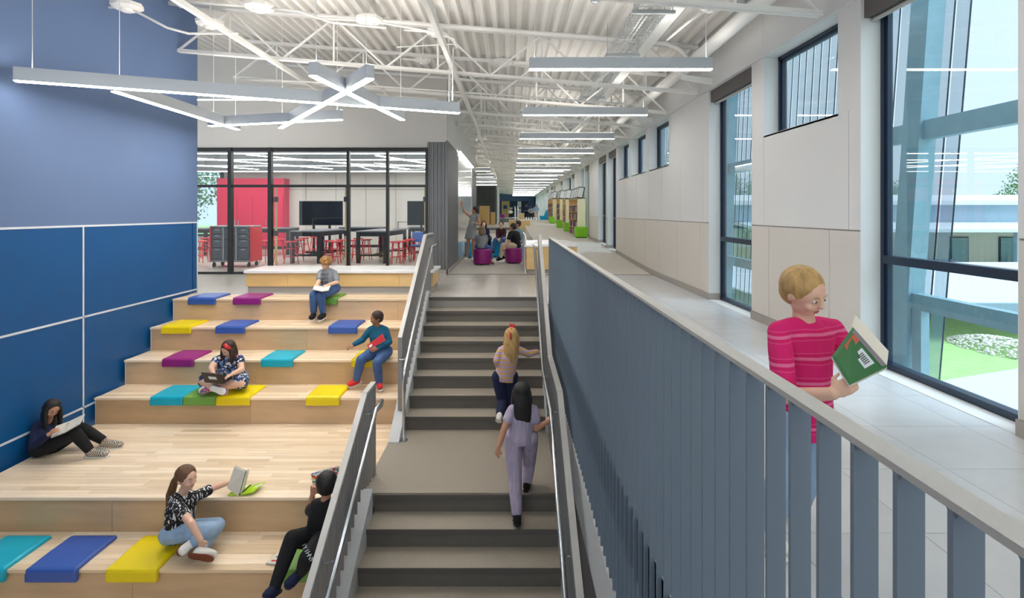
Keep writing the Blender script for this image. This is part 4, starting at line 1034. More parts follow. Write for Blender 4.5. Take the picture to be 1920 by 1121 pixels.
def hand(q, w_, d, nrm, s, curl=.5, side=1):
    """palm + four unequal bent fingers + thumb; d finger direction, nrm = back-of-hand normal"""
    w_ = Vector(w_); d = Vector(d).normalized(); nrm = Vector(nrm); nrm = (nrm-d*nrm.dot(d)).normalized(); x = d.cross(nrm)*side
    L = .075*s
    loft(q, [w_, w_+d*L*.4, w_+d*L], [.020*s, .034*s, .036*s], [.016*s, .014*s, .011*s], x, 10)
    for k, (off, ln) in enumerate(((-.027, .062), (-.009, .072), (.009, .068), (.027, .052))):
        b = w_+d*L*.92+x*off*s; a1 = curl*.7; a2 = curl*1.7
        p1 = b+(d*math.cos(a1)-nrm*math.sin(a1))*ln*s*.5; p2 = p1+(d*math.cos(a2)-nrm*math.sin(a2))*ln*s*.5
        q.tube([b-d*.02*s, b, p1, p2], [.0085*s, .0088*s, .0080*s, .0066*s], 8)
        for pp, rr in ((p1, .008), (p2, .0068)): q.ell(pp, (rr*s,)*3, None, 8, 6)
    b = w_+d*L*.25-x*.028*s; p1 = b+(d*.7-x*.6-nrm*.35).normalized()*.032*s; p2 = p1+(d*.95-x*.1-nrm*.45*curl).normalized()*.028*s
    q.tube([b+x*.01*s, p1, p2], [.012*s, .0098*s, .0078*s], 8); q.ell(p2, (.0078*s,)*3, None, 8, 6)
def person(label, J, D=None, h=.21, skin='light', hair=('short', 'dark'), top=None, bottom=None, shoes=None, sleeve=.5, leg_cover=1., vox=.007, build=1.0, face=(0, -1, 0), up=(0, 0, 1),
           handA=(.5, None), handB=(.5, None), hang=None, detail=True, grp=None, skirt=None, extra=None, toe_up=None, hairlen=.35):
    """J: joints as (px, py, Y). A is the limb on the image's left, B the other."""
    G = {k: (P(*v) if not isinstance(v, Vector) else v) for k, v in J.items()}
    pel, nk, hd = G['pel'], G['nk'], G['hd']; B_ = build
    base = Vector((pel.x, pel.y, min(v.z for v in G.values())-.03))
    o = empty('person', base, label, 'person', grp)
    sA, sB = G['sA'], G['sB']; side = (sB-sA).normalized()
    hw = .085*B_; hipA = G.get('hA', pel-side*hw); hipB = G.get('hB', pel+side*hw)
    q = MB()
    ch = pel.lerp(nk, .62); sc_ = (sA+sB)/2
    tp = [pel-(nk-pel).normalized()*.03, pel, pel.lerp(nk, .3), pel.lerp(nk, .62), sc_.lerp(nk, .3)-(nk-pel).normalized()*.02, nk]
    sw = (sB-sA).length/2
    ra = [.10*B_, .125*B_, .108*B_, .118*B_, sw*.95, .05]; rb = [.08*B_, .10*B_, .088*B_, .09*B_, .062*B_, .045]
    loft(q, tp, ra, rb, side)
    dn_ = (pel-nk).normalized()
    for s1 in (sA, sB): q.tube([nk+dn_*.012, nk.lerp(s1, .5)+dn_*.006, s1], [.040*B_, .042*B_, .040*B_], 12)
    limb(q, [nk-(nk-pel).normalized()*.02, hd-Vector(up).normalized()*h*.28], [.046, .039])
    arms = {}
    for s_, sh in (('A', sA), ('B', sB)):
        if 'e'+s_ in G:
            limb(q, [sh, G['e'+s_], G['w'+s_]], [.043*B_, .034*B_, .024])
            arms[s_] = (sh, G['e'+s_], G['w'+s_])
            cu, nr = (handA if s_ == 'A' else handB)
            tgt = G.get('t'+s_); d = (tgt-G['w'+s_]) if tgt is not None else (G['w'+s_]-G['e'+s_])
            hand(q, G['w'+s_], d, nr or (0, -.3, 1), .88 if h < .22 else 1.0, cu, 1 if s_ == 'A' else -1)
    legs = {}
    for s_, hp in (('A', hipA), ('B', hipB)):
        if 'k'+s_ in G:
            limb(q, [hp, G['k'+s_], G['a'+s_]], [.078*B_, .053*B_, .036]); legs[s_] = (hp, G['k'+s_], G['a'+s_])
            t = G['f'+s_]; limb(q, [G['a'+s_], t], [.034, .022])
    # head
    f = Vector(face).normalized(); u = Vector(up); u = (u-f*u.dot(f)).normalized(); r_ = f.cross(u)
    Rm = Matrix((r_, f, u)).transposed()
    hp_ = lambda x, y, z: hd+Rm@(Vector((x, y, z))*h)
    q.ell(hp_(0, -.03, .08), (.36*h, .43*h, .41*h), Rm, 20, 14)
    q.ell(hp_(0, .09, -.17), (.27*h, .30*h, .30*h), Rm, 16, 12); q.ell(hp_(0, .24, -.38), (.12*h, .11*h, .09*h), Rm)
    q.ell(hp_(0, .42, -.09), (.05*h, .075*h, .055*h), Rm); q.tube([hp_(0, .385, .08), hp_(0, .43, -.07)], [.03*h, .045*h], 8)
    for s_ in (-1, 1):
        q.ell(hp_(s_*.365, -.03, -.03), (.035*h, .08*h, .12*h), Rm); q.ell(hp_(s_*.16, .27, -.14), (.10*h, .10*h, .09*h), Rm)
    blob(q, 'body', SK[skin], o, vox)
    if detail:
        for s_ in (-1, 1):
            e = MB().ell(hp_(s_*.145, .340, .02), (.052*h, .045*h, .027*h), Rm, 12, 8).build('eye', M['eye_w'], o, smooth=True)
            MB().ell(hp_(s_*.145, .374, .018), (.025*h, .016*h, .025*h), Rm, 10, 6).build('iris', M['iris'], e, smooth=True)
            MB().tube([hp_(s_*.22, .345, .10), hp_(s_*.15, .385, .122), hp_(s_*.07, .392, .11)], [.006*h, .012*h, .009*h], 6).build('eyebrow', HR[hair[1]], o)
        MB().ell(hp_(0, .375, -.225), (.085*h, .030*h, .018*h), Rm).ell(hp_(0, .372, -.248), (.07*h, .030*h, .018*h), Rm).build('lips', M['lip'], o, smooth=True)
    # hair
    q = MB(); st_, hc = hair
    q.ell(hp_(0, -.10, .14), (.42*h, .45*h, .42*h), Rm, 20, 14)
    if st_ in ('short',): q.ell(hp_(0, -.17, -.02), (.37*h, .33*h, .34*h), Rm, 16, 12)
    if st_ == 'curly':
        for k in range(46):
            a = R.uniform(0, 6.283); zz = R.uniform(-.25, 1); rr = math.sqrt(max(0, 1-zz*zz))
            x_, y_, z_ = .46*rr*math.cos(a), -.08+.50*rr*math.sin(a), .12+.46*zz
            if y_ > .18 and z_ < .2: continue
            s2 = R.uniform(.07, .12); q.ell(hp_(x_, y_, z_), (s2*h,)*3, Rm, 8, 6)
    g = Vector((0, 0, -1)); bk = -f; bk.z *= .3
    hv = Vector(hang) if hang else g
    if st_ in ('long', 'bob'):
        L = hairlen
        q.ell(hp_(0, -.2, -.05), (.41*h, .32*h, .40*h), Rm, 16, 12)
        for s_ in (-1, 1):
            a = hp_(s_*.34, -.02, .1); pts = [a, a+g*h*.5+r_*s_*h*.06, a+g*h*(.5+L*2.1)+r_*s_*h*.02+f*h*.05]
            loft(q, pts, [.12*h, .13*h, .07*h], [.22*h, .22*h, .12*h], r_, 10)
        a = hp_(0, -.32, .0)
        loft(q, [a, a+g*h*.5+bk*h*.08, a+hv*L*.6+bk*h*.12, a+hv*L+bk*h*.1], [.34*h, .44*h, .40*h, .2*h], [.2*h, .2*h, .16*h, .06*h], r_, 14)
    if st_ == 'pony':
        q.ell(hp_(0, -.17, 0.), (.36*h, .33*h, .30*h), Rm, 16, 12)
        a = hp_(0, -.52, -.02); pts = [a, a+bk*h*.2+g*h*.3, a+bk*h*.45+g*h*.95, a+bk*h*.50+g*h*1.5, a+bk*h*.42+g*h*1.95]
        loft(q, pts, [.12*h, .17*h, .21*h, .17*h, .05*h], [.12*h, .15*h, .17*h, .13*h, .04*h], r_, 12)
    hc_m = HR[hc]
    ho = blob(q, 'hair', hc_m, o, max(vox, .007), 2)
    if st_ == 'pony': MB().ell(hp_(0, -.53, -.04), (.10*h, .06*h, .10*h), Rm).build('hair_tie', M['iris'], ho, smooth=True)
    # clothes
    if top:
        q = MB(); e = .014
        tt = [pel-(nk-pel).normalized()*.05, pel, pel.lerp(nk, .3), pel.lerp(nk, .62), sc_.lerp(nk, .3)-(nk-pel).normalized()*.02, nk+(nk-pel).normalized()*.004]
        loft(q, tt, [.122*B_+e, .130*B_+e, .118*B_+e, .122*B_+e, sw*.97+.010, .058], [.098*B_+e, .105*B_+e, .096*B_+e, .095*B_+e, .066*B_+e*.7, .052], side, 18)
        for s1 in (sA, sB): q.tube([nk+dn_*.014, nk.lerp(s1, .5)+dn_*.004, s1], [.046*B_, .050*B_, .049*B_], 14)
        for s_, (a, b, c) in arms.items():
            if sleeve <= 1: pts, rs = [a, a.lerp(b, sleeve)], [.044*B_+.005, .045*B_+.008]
            else: pts, rs = [a, b, b.lerp(c, min(1, sleeve-1))], [.044*B_+.004, .042*B_+.005, .032+.003]
            limb(q, pts, rs)
        to = blob(q, 'top', top, o, vox*1.15)
    if skirt:
        q = MB(); m_, L_, wd = skirt; dn = Vector((0, 0, -1))
        loft(q, [pel.lerp(nk, .35), pel, pel+dn*L_*.5, pel+dn*L_], [.13, .15, .17+wd*.5, .19+wd], [.11, .13, .14+wd*.4, .15+wd*.7], side, 20); blob(q, 'skirt', m_, o, vox*1.2)
    if bottom:
        q = MB(); e = .008
        loft(q, [pel-(nk-pel).normalized()*.05, pel, pel.lerp(nk, .2)], [.11*B_+e, .134*B_+e, .118*B_+e], [.09*B_+e, .108*B_+e, .096*B_+e], side, 16)
        for s_, (a, b, c) in legs.items():
            if leg_cover >= 1: pts, rs = [a, b, b.lerp(c, leg_cover-.0 if leg_cover < 1.0001 else 1)], [.084*B_+e, .060*B_+e, .046+e*.5]
            elif leg_cover > .5: pts, rs = [a, b, b.lerp(c, (leg_cover-.5)*2)], [.084*B_+e, .060*B_+e, .048+e*.5]
            else: pts, rs = [a, a.lerp(b, leg_cover*2)], [.09*B_+e, .078*B_+e]
            limb(q, pts, rs)
        blob(q, 'trousers', bottom, o, vox*1.15)
    if shoes:
        for s_ in 'AB':
            if 'f'+s_ in G:
                a, t = G['a'+s_], G['f'+s_]; d = (t-a).normalized(); sh = (legs[s_][2]-legs[s_][1]).normalized()   # down the shin
                sd = d.cross(sh).normalized() if d.cross(sh).length > .05 else Vector((1, 0, 0))
                dn = sd.cross(d).normalized(); 
                if dn.dot(sh) < 0: dn = -dn
                fd = (t+dn*.008-(a+dn*.045)).normalized()
                c0 = a+dn*.026-fd*.045; L = (t-a).length+.075
                q = MB(); loft(q, [c0, c0+fd*.02, c0+fd*L*.4, c0+fd*L*.75, c0+fd*L*.95, c0+fd*L], [.026, .038, .040, .045, .036, .017], [.036, .050, .050, .036, .024, .015], sd, 14)
                limb(q, [a-sh*.01, a+dn*.02], [.042, .040])
                so = blob(q, 'shoe', shoes[0], o, .006, 3)
                q = MB(); b0 = c0+dn*.047
                loft(q, [b0-fd*.012, b0+fd*.02, b0+fd*L*.4, b0+fd*L*.75, b0+fd*L*.95, b0+fd*(L+.008)], [.024, .038, .038, .046, .037, .018], [.009]*6, sd, 16)
                q.build('sole', shoes[1], so, smooth=True)
    return o, G, hp_, Rm
def quadprop(q, a, b, c, d, t):
    """thin slab from 4 corner points, thickness t along normal"""
    a, b, c, d = map(Vector, (a, b, c, d)); n = (b-a).cross(d-a).normalized()*t
    q.hexa([a, b, c, d, a+n, b+n, c+n, d+n]); return n
def open_book(label, hinge0, hinge1, l0, l1, r0, r1, covm, t=.012, name='open_book', page=None):
    """hinge edge h0-h1, left leaf outer edge l0-l1, right leaf outer edge r0-r1"""
    h0, h1, l0, l1, r0, r1 = [Vector(v) for v in (hinge0, hinge1, l0, l1, r0, r1)]
    o = empty(name, (h0+h1)/2, label, 'book')
    pg = page or M['page']
    for nm, m_, tt, off in (('cover', covm, .003, 0), ('pages', pg, t, .0031)):
        q = MB()
        for a, b in ((l0, l1), (r0, r1)):
            A = [h0, a, b, h1] if (a is r0) else [a, h0, h1, b]
            n = (A[1]-A[0]).cross(A[3]-A[0]).normalized(); k = .97 if nm == 'pages' else 1; c = sum(A, Vector())/4
            A = [c+(v-c)*k+n*off for v in A]; quadprop(q, *A, tt)
        q.build(nm, m_, o)
    return o
M['page'] = mat('paper page', rgb(232, 226, 212), .8)
denim = mat('blue denim', rgb(70, 100, 150), .85, noise=.25, nscale=10, bump=.3, bscale=200)
denim_l = mat('light blue denim', rgb(150, 176, 204), .85, noise=.2, nscale=9, bump=.3, bscale=200)
blk = mat('black cotton', rgb(20, 20, 22), .9, bump=.3, bscale=120); navy = mat('navy fleece', rgb(24, 32, 66), .9, bump=.4, bscale=160)
white_r = mat('white rubber sole', rgb(236, 232, 224), .6); tanrub = mat('brown rubber sole', rgb(126, 62, 40), .7)
check = pattern('black and cream checker canvas', [rgb(226, 216, 196), rgb(40, 38, 38)], 75, kind='CHECKER')
tee_print = pattern('black cotton with white script print', [rgb(22, 22, 24), rgb(230, 230, 230)], 22, kind='NOISE', stretch=(2.6, 2.6, 1), ramp=[0, .57])
dressm = pattern('blue and white patterned dress', [rgb(36, 50, 90), rgb(225, 228, 232), rgb(96, 130, 180), rgb(30, 34, 56)], 42)
greytee = mat('heather grey cotton', rgb(138, 142, 146), .9, noise=.06, nscale=90)
sweat = pattern('rainbow striped knit', [rgb(226, 180, 60), rgb(220, 110, 130), rgb(130, 160, 190), rgb(200, 190, 205), rgb(90, 165, 140), rgb(225, 130, 120), rgb(190, 170, 205)], 5.5, kind='WAVE')
lav = mat('lavender grey cotton', rgb(176, 164, 186), .9, noise=.2, nscale=8, stretch=(4, 4, .5))
pinkp = pattern('bright pink tee with pale stripes', [rgb(218, 18, 108), rgb(226, 62, 128), rgb(214, 10, 100), rgb(230, 110, 155)], 3.2, kind='WAVE', ramp=[0, .5, .66, .96])

# 1 --- girl against the blue wall
o, G, hp, Rm = person('girl in navy sweater and black leggings reading against the blue wall', dict(pel=(84, 840, 6.32), nk=(89, 790, 6.42), hd=(97, 766, 6.38), sA=(68, 799, 6.32), sB=(103, 796, 6.55),
    eA=(62, 838, 6.2), wA=(91, 815, 6.06), tA=(106, 804, 6.08), eB=(118, 818, 6.5), wB=(124, 806, 6.35), tB=(133, 796, 6.3), kA=(141, 812, 6.2), aA=(169, 845, 6.24), fA=(199, 850, 6.24), kB=(154, 803, 6.5), aB=(196, 827, 6.50), fB=(226, 834, 6.50)),
    face=(.78, -.45, -.52), up=(.45, 0, 1), skin='tan', hair=('long', 'black'), top=navy, bottom=blk, shoes=(check, white_r), sleeve=1.95, leg_cover=.94, vox=.0052, hairlen=.50, h=.20,
    handA=(.7, (-.3, -.8, .5)), handB=(.6, (.3, .5, -.8)))
q = MB(); quadprop(q, G['nk']+Vector((.02, -.135, -.10)), G['nk']+Vector((.075, -.125, -.10)), G['nk']+Vector((.075, -.13, -.05)), G['nk']+Vector((.02, -.14, -.05)), .002); q.build('name_sticker', M['white_strip'], o)
open_book('large open picture book propped on the knees of the girl by the wall', P(122, 812, 6.02), P(133, 790, 6.42), P(96, 822, 6.1), P(106, 800, 6.38), P(150, 796, 6.05), P(160, 777, 6.4), mat('olive book cover', rgb(120, 116, 92), .5), .010)
# 2 --- girl with ponytail
o, G, hp, Rm = person('girl with long ponytail, printed black tee and light jeans holding up a book', dict(pel=(335, 998, 5.12), nk=(341, 926, 5.10), hd=(350, 896, 5.08), sA=(325, 938, 5.02), sB=(369, 930, 5.2),
    eA=(359, 982, 4.78), wA=(376, 1012, 4.76), tA=(382, 1034, 4.80), eB=(402, 913, 5.30), wB=(425, 906, 5.42), tB=(438, 903, 5.46), kA=(398, 992, 5.02), aA=(358, 1020, 4.93), fA=(340, 1034, 4.86), kB=(408, 984, 5.2), aB=(378, 1031, 4.93), fB=(400, 1041, 4.88)),
    face=(.93, -.32, -.12), hair=('pony', 'brown'), top=tee_print, bottom=denim_l, shoes=(white_r, tanrub), sleeve=.62, leg_cover=.9, vox=.0052, h=.215, handA=(.5, (0, -1, .3)), handB=(.5, (0, -.5, 1)))
open_book('grey hardback held up open by the girl with the ponytail', P(448, 930, 5.40), P(462, 882, 5.40), P(427, 914, 5.42), P(441, 873, 5.44), P(452, 930, 5.52), P(466, 878, 5.55), mat('grey book cover', rgb(120, 118, 116), .5), .012, page=M['page'])
b = empty('spiral_notebook', P(452, 925, 5.42), 'lime green spiral picture book lying open at the platform edge', 'book')
lime = pattern('lime green picture pages', [rgb(170, 214, 20), rgb(196, 226, 60), rgb(236, 238, 220)], 14, ramp=[0, .5, .86])
zb = -1.424+.006
q = MB().hexa([(-2.86, 5.39, zb), (-2.74, 5.39, zb), (-2.72, 5.58, zb), (-2.83, 5.58, zb), (-2.86, 5.39, zb+.006), (-2.74, 5.39, zb+.006), (-2.72, 5.58, zb+.006), (-2.83, 5.58, zb+.006)]); q.build('page_block', lime, b)
q = MB().hexa([(-2.735, 5.39, zb), (-2.60, 5.39, zb+.03), (-2.56, 5.58, zb+.04), (-2.715, 5.58, zb), (-2.735, 5.39, zb+.006), (-2.60, 5.39, zb+.036), (-2.56, 5.58, zb+.046), (-2.715, 5.58, zb+.006)]); q.build('page_block', lime, b)
MB().tube([(-2.738, 5.39, zb+.008), (-2.718, 5.58, zb+.008)], .007, 8).build('spiral', M['black'], b)
# 3 --- boy in black seen from behind
o, G, hp, Rm = person('boy in black tee and joggers, seen from behind reading by the railing', dict(pel=(600, 1006, 4.95), nk=(611, 938, 4.86), hd=(613, 908, 4.84), sA=(588, 956, 4.92), sB=(628, 950, 4.80),
    eA=(581, 956, 5.08), wA=(586, 927, 5.08), tA=(590, 910, 5.08), eB=(630, 966, 4.98), wB=(632, 930, 5.06), tB=(630, 912, 5.08), kA=(548, 1010, 4.72), aA=(516, 1098, 4.52), fA=(500, 1118, 4.42), kB=(577, 1046, 4.45), aB=(566, 1070, 4.60), fB=(540, 1096, 4.52)),
    face=(-.15, .95, -.1), skin='tan', hair=('short', 'black'), top=blk, bottom=blk, shoes=(navy, mat('dark patterned rubber sole', rgb(60, 66, 78), .6, noise=.4, nscale=60)), sleeve=.72, leg_cover=1., vox=.0065, build=1.08, h=.225, handA=(.9, (0, 1, 0)), handB=(.9, (0, 1, 0)), detail=False)
from mathutils.bvhtree import BVHTree
tr_ = [c for c in o.children if c.name.startswith('trousers')][0]; og = Vector(o['_o'])
bv = BVHTree.FromPolygons([v.co+og for v in tr_.data.vertices], [tuple(p.vertices) for p in tr_.data.polygons])
for i_, ch_ in enumerate('FYIHNY'):      # white lettering down the trouser leg, laid on the cloth
    d_ = (P(569+2.9*i_, 1022+5.6*i_, 4.6)-Vector((0, 0, H))).normalized(); hit = bv.ray_cast(Vector((0, 0, H)), d_)
    if hit[0] is None: continue
    n_ = (hit[1].normalized()-d_*.8).normalized(); x_ = Vector((.46, -.3, -.84)); x_ = (x_-n_*x_.dot(n_)).normalized()
    text(ch_, .050, basis(hit[0]+n_*.006, x_, n_.cross(x_)), M['white_strip'], o, name='printed_letter')
kk = G['kA'].lerp(G['aA'], .32)+Vector((0, -.062, 0))
q = MB(); quadprop(q, kk+Vector((-.02, 0, -.02)), kk+Vector((.02, 0, -.015)), kk+Vector((.02, 0, .02)), kk+Vector((-.02, 0, .015)), .002); q.build('red_badge', M['red'], o)
comic = pattern('comic page print', [rgb(238, 236, 230), rgb(220, 70, 50), rgb(240, 210, 70), rgb(70, 120, 180), rgb(110, 160, 80), rgb(238, 236, 230)], 60, ramp=[0, .35, .5, .58, .68, .76])
open_book('open comic book held up by the boy in black', P(611, 921, 5.16), P(608, 880, 5.16), P(589, 927, 5.12), P(583, 887, 5.12), P(634, 916, 5.12), P(636, 873, 5.12), M['whiteboard'], .006, page=comic)
b = empty('magazine', P(525, 1050, 4.9), 'magazine with red lettering lying beside the boy in black', 'magazine')
zz = -1.774; q = MB().hexa([(-2.24, 4.88, zz), (-2.09, 4.86, zz), (-2.02, 5.12, zz), (-2.16, 5.14, zz), (-2.24, 4.88, zz+.012), (-2.09, 4.86, zz+.012), (-2.02, 5.12, zz+.012), (-2.16, 5.14, zz+.012)]); q.build('pages', M['page'], b)
for i_ in range(4): MB().box(-2.20+.02*i_, -2.09+.02*i_, 4.90+.055*i_, 4.92+.055*i_, zz+.012, zz+.0135).build('printed_line', [M['red'], M['vinyl_blue'], M['red'], M['black']][i_], b)
# 4 --- girl with laptop
o, G, hp, Rm = person('cross-legged girl with red-streaked dark bob typing on a laptop', dict(pel=(434, 708, 7.52), nk=(429, 668, 7.48), hd=(428, 654, 7.40), sA=(407, 674, 7.42), sB=(449, 672, 7.5),
    eA=(396, 691, 7.28), wA=(401, 701, 7.12), tA=(408, 706, 7.08), eB=(453, 693, 7.4), wB=(434, 702, 7.2), tB=(423, 708, 7.15), kA=(380, 714, 7.34), aA=(409, 729, 7.12), fA=(423, 735, 7.06), kB=(452, 718, 7.3), aB=(393, 729, 7.22), fB=(378, 734, 7.16)),
    face=(-.32, -.78, -.55), up=(0, -.3, 1), hair=('bob', 'dark'), top=dressm, bottom=dressm, shoes=(pattern('colourful patterned sneaker', [rgb(120, 60, 110), rgb(70, 100, 160), rgb(200, 190, 200), rgb(180, 60, 90)], 70), white_r), sleeve=.28, leg_cover=.42, vox=.0075, build=1.22, h=.215, hairlen=.20, handB=(.6, (0, -.3, 1)))
q = MB(); loft(q, [hp(-.06, .12, .55), hp(-.24, .18, .44), hp(-.38, .10, .22)], [.10*.215, .11*.215, .06*.215], [.03, .03, .02], Rm@Vector((1, 0, 0))); q.build('red_hair_streak', HR['redstreak'], o, smooth=True)
q = MB(); loft(q, [hp(-.36, .1, -.1), hp(-.42, .08, -.4), hp(-.40, .1, -.62)], [.02, .022, .012], [.025, .025, .012], Rm@Vector((1, 0, 0))); q.build('red_hair_streak', HR['redstreak'], o, smooth=True)
b = empty('laptop', P(400, 712, 7.1), 'black laptop with a white label on the lap of the cross-legged girl', 'laptop')
A = [P(384.5, 716, 7.02), P(421.5, 719, 7.06), P(417, 700.5, 6.98), P(377.5, 697, 6.94)]
q = MB(); n_ = quadprop(q, *A, .010); q.build('lid', mat('matt black laptop lid', rgb(52, 44, 38), .4), b)
q = MB(); lb = lambda u_, v_: A[0].lerp(A[1], u_).lerp(A[3].lerp(A[2], u_), v_)
quadprop(q, *[v+n_*1.02 for v in (lb(.30, .40), lb(.68, .40), lb(.66, .66), lb(.28, .66))], .002); q.build('label_sticker', M['white_strip'], b)
q = MB(); bk_ = Vector((.0, .21, .03)); quadprop(q, A[0], A[1], A[1]+bk_, A[0]+bk_, .012); q.build('keyboard_base', M['black'], b)
# 5 --- curly boy
o, G, hp, Rm = person('curly-haired child in grey BEST DAY tee reading on the topmost tier', dict(pel=(619, 540, 9.03), nk=(613, 505, 9.0), hd=(611, 494, 8.95), sA=(601, 511, 8.98), sB=(627, 511, 9.0),
    eA=(598, 526, 8.88), wA=(594, 536, 8.72), tA=(601, 540, 8.66), eB=(632, 529, 8.92), wB=(615, 534, 8.72), tB=(606, 537, 8.68), kA=(588, 553, 8.62), aA=(588, 588, 8.72), fA=(583, 597, 8.58), kB=(602, 554, 8.62), aB=(606, 588, 8.72), fB=(599, 597, 8.56)),
    face=(-.15, -.72, -.62), up=(0, -.4, 1), hair=('curly', 'curly'), top=greytee, bottom=denim, shoes=(blk, white_r), sleeve=.75, leg_cover=.93, vox=.0075, h=.20, handA=(.5, (0, -.4, 1)), handB=(.5, (0, -.4, 1)))
c0 = G['pel'].lerp(G['nk'], .68)+Vector((-.005, -.135, .03))
for i_, w_ in enumerate(('BEST', 'DAY', 'EVER')): text(w_, .062, basis(c0+Vector((-.0, -.010*i_, -.068*i_)), (1, 0, 0), (0, .12, 1)), M['iris'], o)
open_book('cream open book on the lap of the curly-haired child', P(603, 547, 8.50), P(604, 538, 8.74), P(586, 543, 8.55), P(590, 536, 8.72), P(616, 545, 8.55), P(620, 536, 8.74), M['page'], .012)
# 6 --- boy with red book
o, G, hp, Rm = person('boy in teal long-sleeved top and jeans holding a red book, swinging one arm', dict(pel=(714, 659, 7.86), nk=(708, 611, 7.86), hd=(706, 597, 7.84), sA=(694, 618, 7.84), sB=(723, 618, 7.90),
    eA=(680, 637, 7.8), wA=(663, 646, 7.72), tA=(655, 650, 7.68), eB=(730, 641, 7.82), wB=(708, 654, 7.62), tB=(697, 657, 7.56), kA=(677, 674, 7.52), aA=(668, 712, 7.60), fA=(655, 721, 7.55), kB=(707, 680, 7.46), aB=(711, 719, 7.52), fB=(713, 727, 7.38)),
    face=(-.85, -.5, -.2), skin='brown', hair=('short', 'dark'), top=mat('teal cotton', rgb(20, 92, 122), .9), bottom=denim, shoes=(mat('red canvas', rgb(214, 50, 44), .8), white_r), sleeve=1.92, leg_cover=.97, vox=.0075, h=.205, handB=(.8, (.1, -1, .2)))
b = empty('red_book', P(705, 641, 7.62), 'red paperback under the arm of the boy in teal', 'book')
A = [P(693, 655, 7.60), P(723, 638, 7.66), P(717, 626, 7.68), P(688, 647, 7.62)]
q = MB(); quadprop(q, *[v+Vector((0, .004, 0)) for v in A], -.02); q.build('pages', M['page'], b)
q = MB(); n_ = quadprop(q, *A, .003); q.build('cover', M['red'], b)
lb = lambda u_, v_: A[0].lerp(A[1], u_).lerp(A[3].lerp(A[2], u_), v_)
q = MB(); quadprop(q, *[v+n_*1.2 for v in (lb(.06, .25), lb(.25, .25), lb(.25, .7), lb(.06, .7))], .001); q.build('title_box', M['page'], b)
# 7 --- girl in rainbow sweater climbing
o, G, hp, Rm = person('blond girl in rainbow striped sweater climbing the stairs, hand on the rail', dict(pel=(947, 706, 6.98), nk=(956, 647, 6.98), hd=(959, 630, 6.98), sA=(939, 657, 6.96), sB=(973, 656, 7.0),
    eA=(931, 676, 6.92), wA=(937, 694, 7.1), tA=(940, 700, 7.2), eB=(991, 664, 7.05), wB=(1008, 659, 7.12), tB=(1016, 657, 7.16), kA=(942, 752, 7.0), aA=(937, 776, 6.75), fA=(936, 786, 6.85), kB=(953, 752, 7.1), aB=(950, 798, 6.98), fB=(951, 797, 7.14)),
    face=(.15, .95, -.1), hair=('long', 'blond'), top=sweat, bottom=navy, shoes=(white_r, white_r), sleeve=1.9, vox=.0075, h=.21, hairlen=.34, handB=(1.3, (.2, -.3, 1)), detail=False)
q = MB(); q.ell(hp(.12, .0, .60), (.02, .012, .035), Rm).ell(hp(-.06, .0, .60), (.02, .012, .035), Rm).ell(hp(.03, 0, .56), (.012,)*3).tube([hp(.03, -.3, .5), hp(.03, -.5, .2), hp(.05, -.52, -.15)], [.01, .014, .01], 8); q.build('red_hair_bow', M['red'], o, smooth=True)
# 8 --- dark haired girl
o, G, hp, Rm = person('girl with long black hair in lavender clothes stepping up to the landing', dict(pel=(977, 820, 5.42), nk=(976, 757, 5.42), hd=(978, 737, 5.44), sA=(960, 768, 5.40), sB=(1001, 768, 5.42),
    eA=(946, 802, 5.3), wA=(935, 838, 5.24), tA=(930, 856, 5.24), eB=(1006, 803, 5.4), wB=(1024, 792, 5.42), tB=(1032, 783, 5.44), kA=(966, 902, 5.32), aA=(969, 966, 5.20), fA=(968, 963, 5.36), kB=(992, 868, 5.62), aB=(988, 905, 5.54), fB=(989, 902, 5.70)),
    face=(-.1, .95, -.15), skin='tan', hair=('long', 'black'), top=lav, bottom=lav, shoes=(blk, blk), sleeve=.55, leg_cover=.95, vox=.007, h=.215, hairlen=.40, handB=(1.2, (.1, -.3, 1)), detail=False)
# 9 --- girl in pink on the walkway
o, G, hp, Rm = person('blond girl in bright pink tee walking on the walkway with an open book', dict(pel=(1508, 790, 2.34), nk=(1508, 604, 2.32), hd=(1507, 549, 2.30), sA=(1460, 622, 2.26), sB=(1562, 616, 2.38),
    eA=(1472, 742, 2.12), wA=(1560, 738, 1.98), tA=(1592, 722, 1.96), eB=(1602, 690, 2.36), wB=(1622, 690, 2.14), tB=(1622, 668, 2.08), kA=(1468, 890, 2.26), aA=(1440, 995, 2.32), fA=(1462, 1030, 2.2), kB=(1512, 885, 2.40), aB=(1490, 962, 2.5), fB=(1505, 990, 2.40)),
    face=(.45, -.8, -.38), up=(0, -.2, 1), hair=('short', 'blond'), top=pinkp, bottom=denim_l, shoes=(white_r, white_r), sleeve=.75, vox=.0048, build=.9, h=.205, handA=(.75, (-.1, -.9, .3)), handB=(.5, (.5, .5, .3)))
b = empty('open_workbook', P(1610, 680, 2.05), 'open workbook with green cover carried by the girl in pink', 'book')
gc = mat('green and grey workbook cover', rgb(48, 110, 60), .4)
A = [P(1560, 668, 2.02), P(1593, 722, 1.93), P(1664, 688, 1.98), P(1599, 614, 2.08)]
q = MB(); n_ = quadprop(q, *A, .003); q.build('cover', gc, b)
n0 = n_.y < 0
if n_.y > 0: n_ = -n_
lb = lambda u_, v_: A[0].lerp(A[1], u_).lerp(A[3].lerp(A[2], u_), v_)
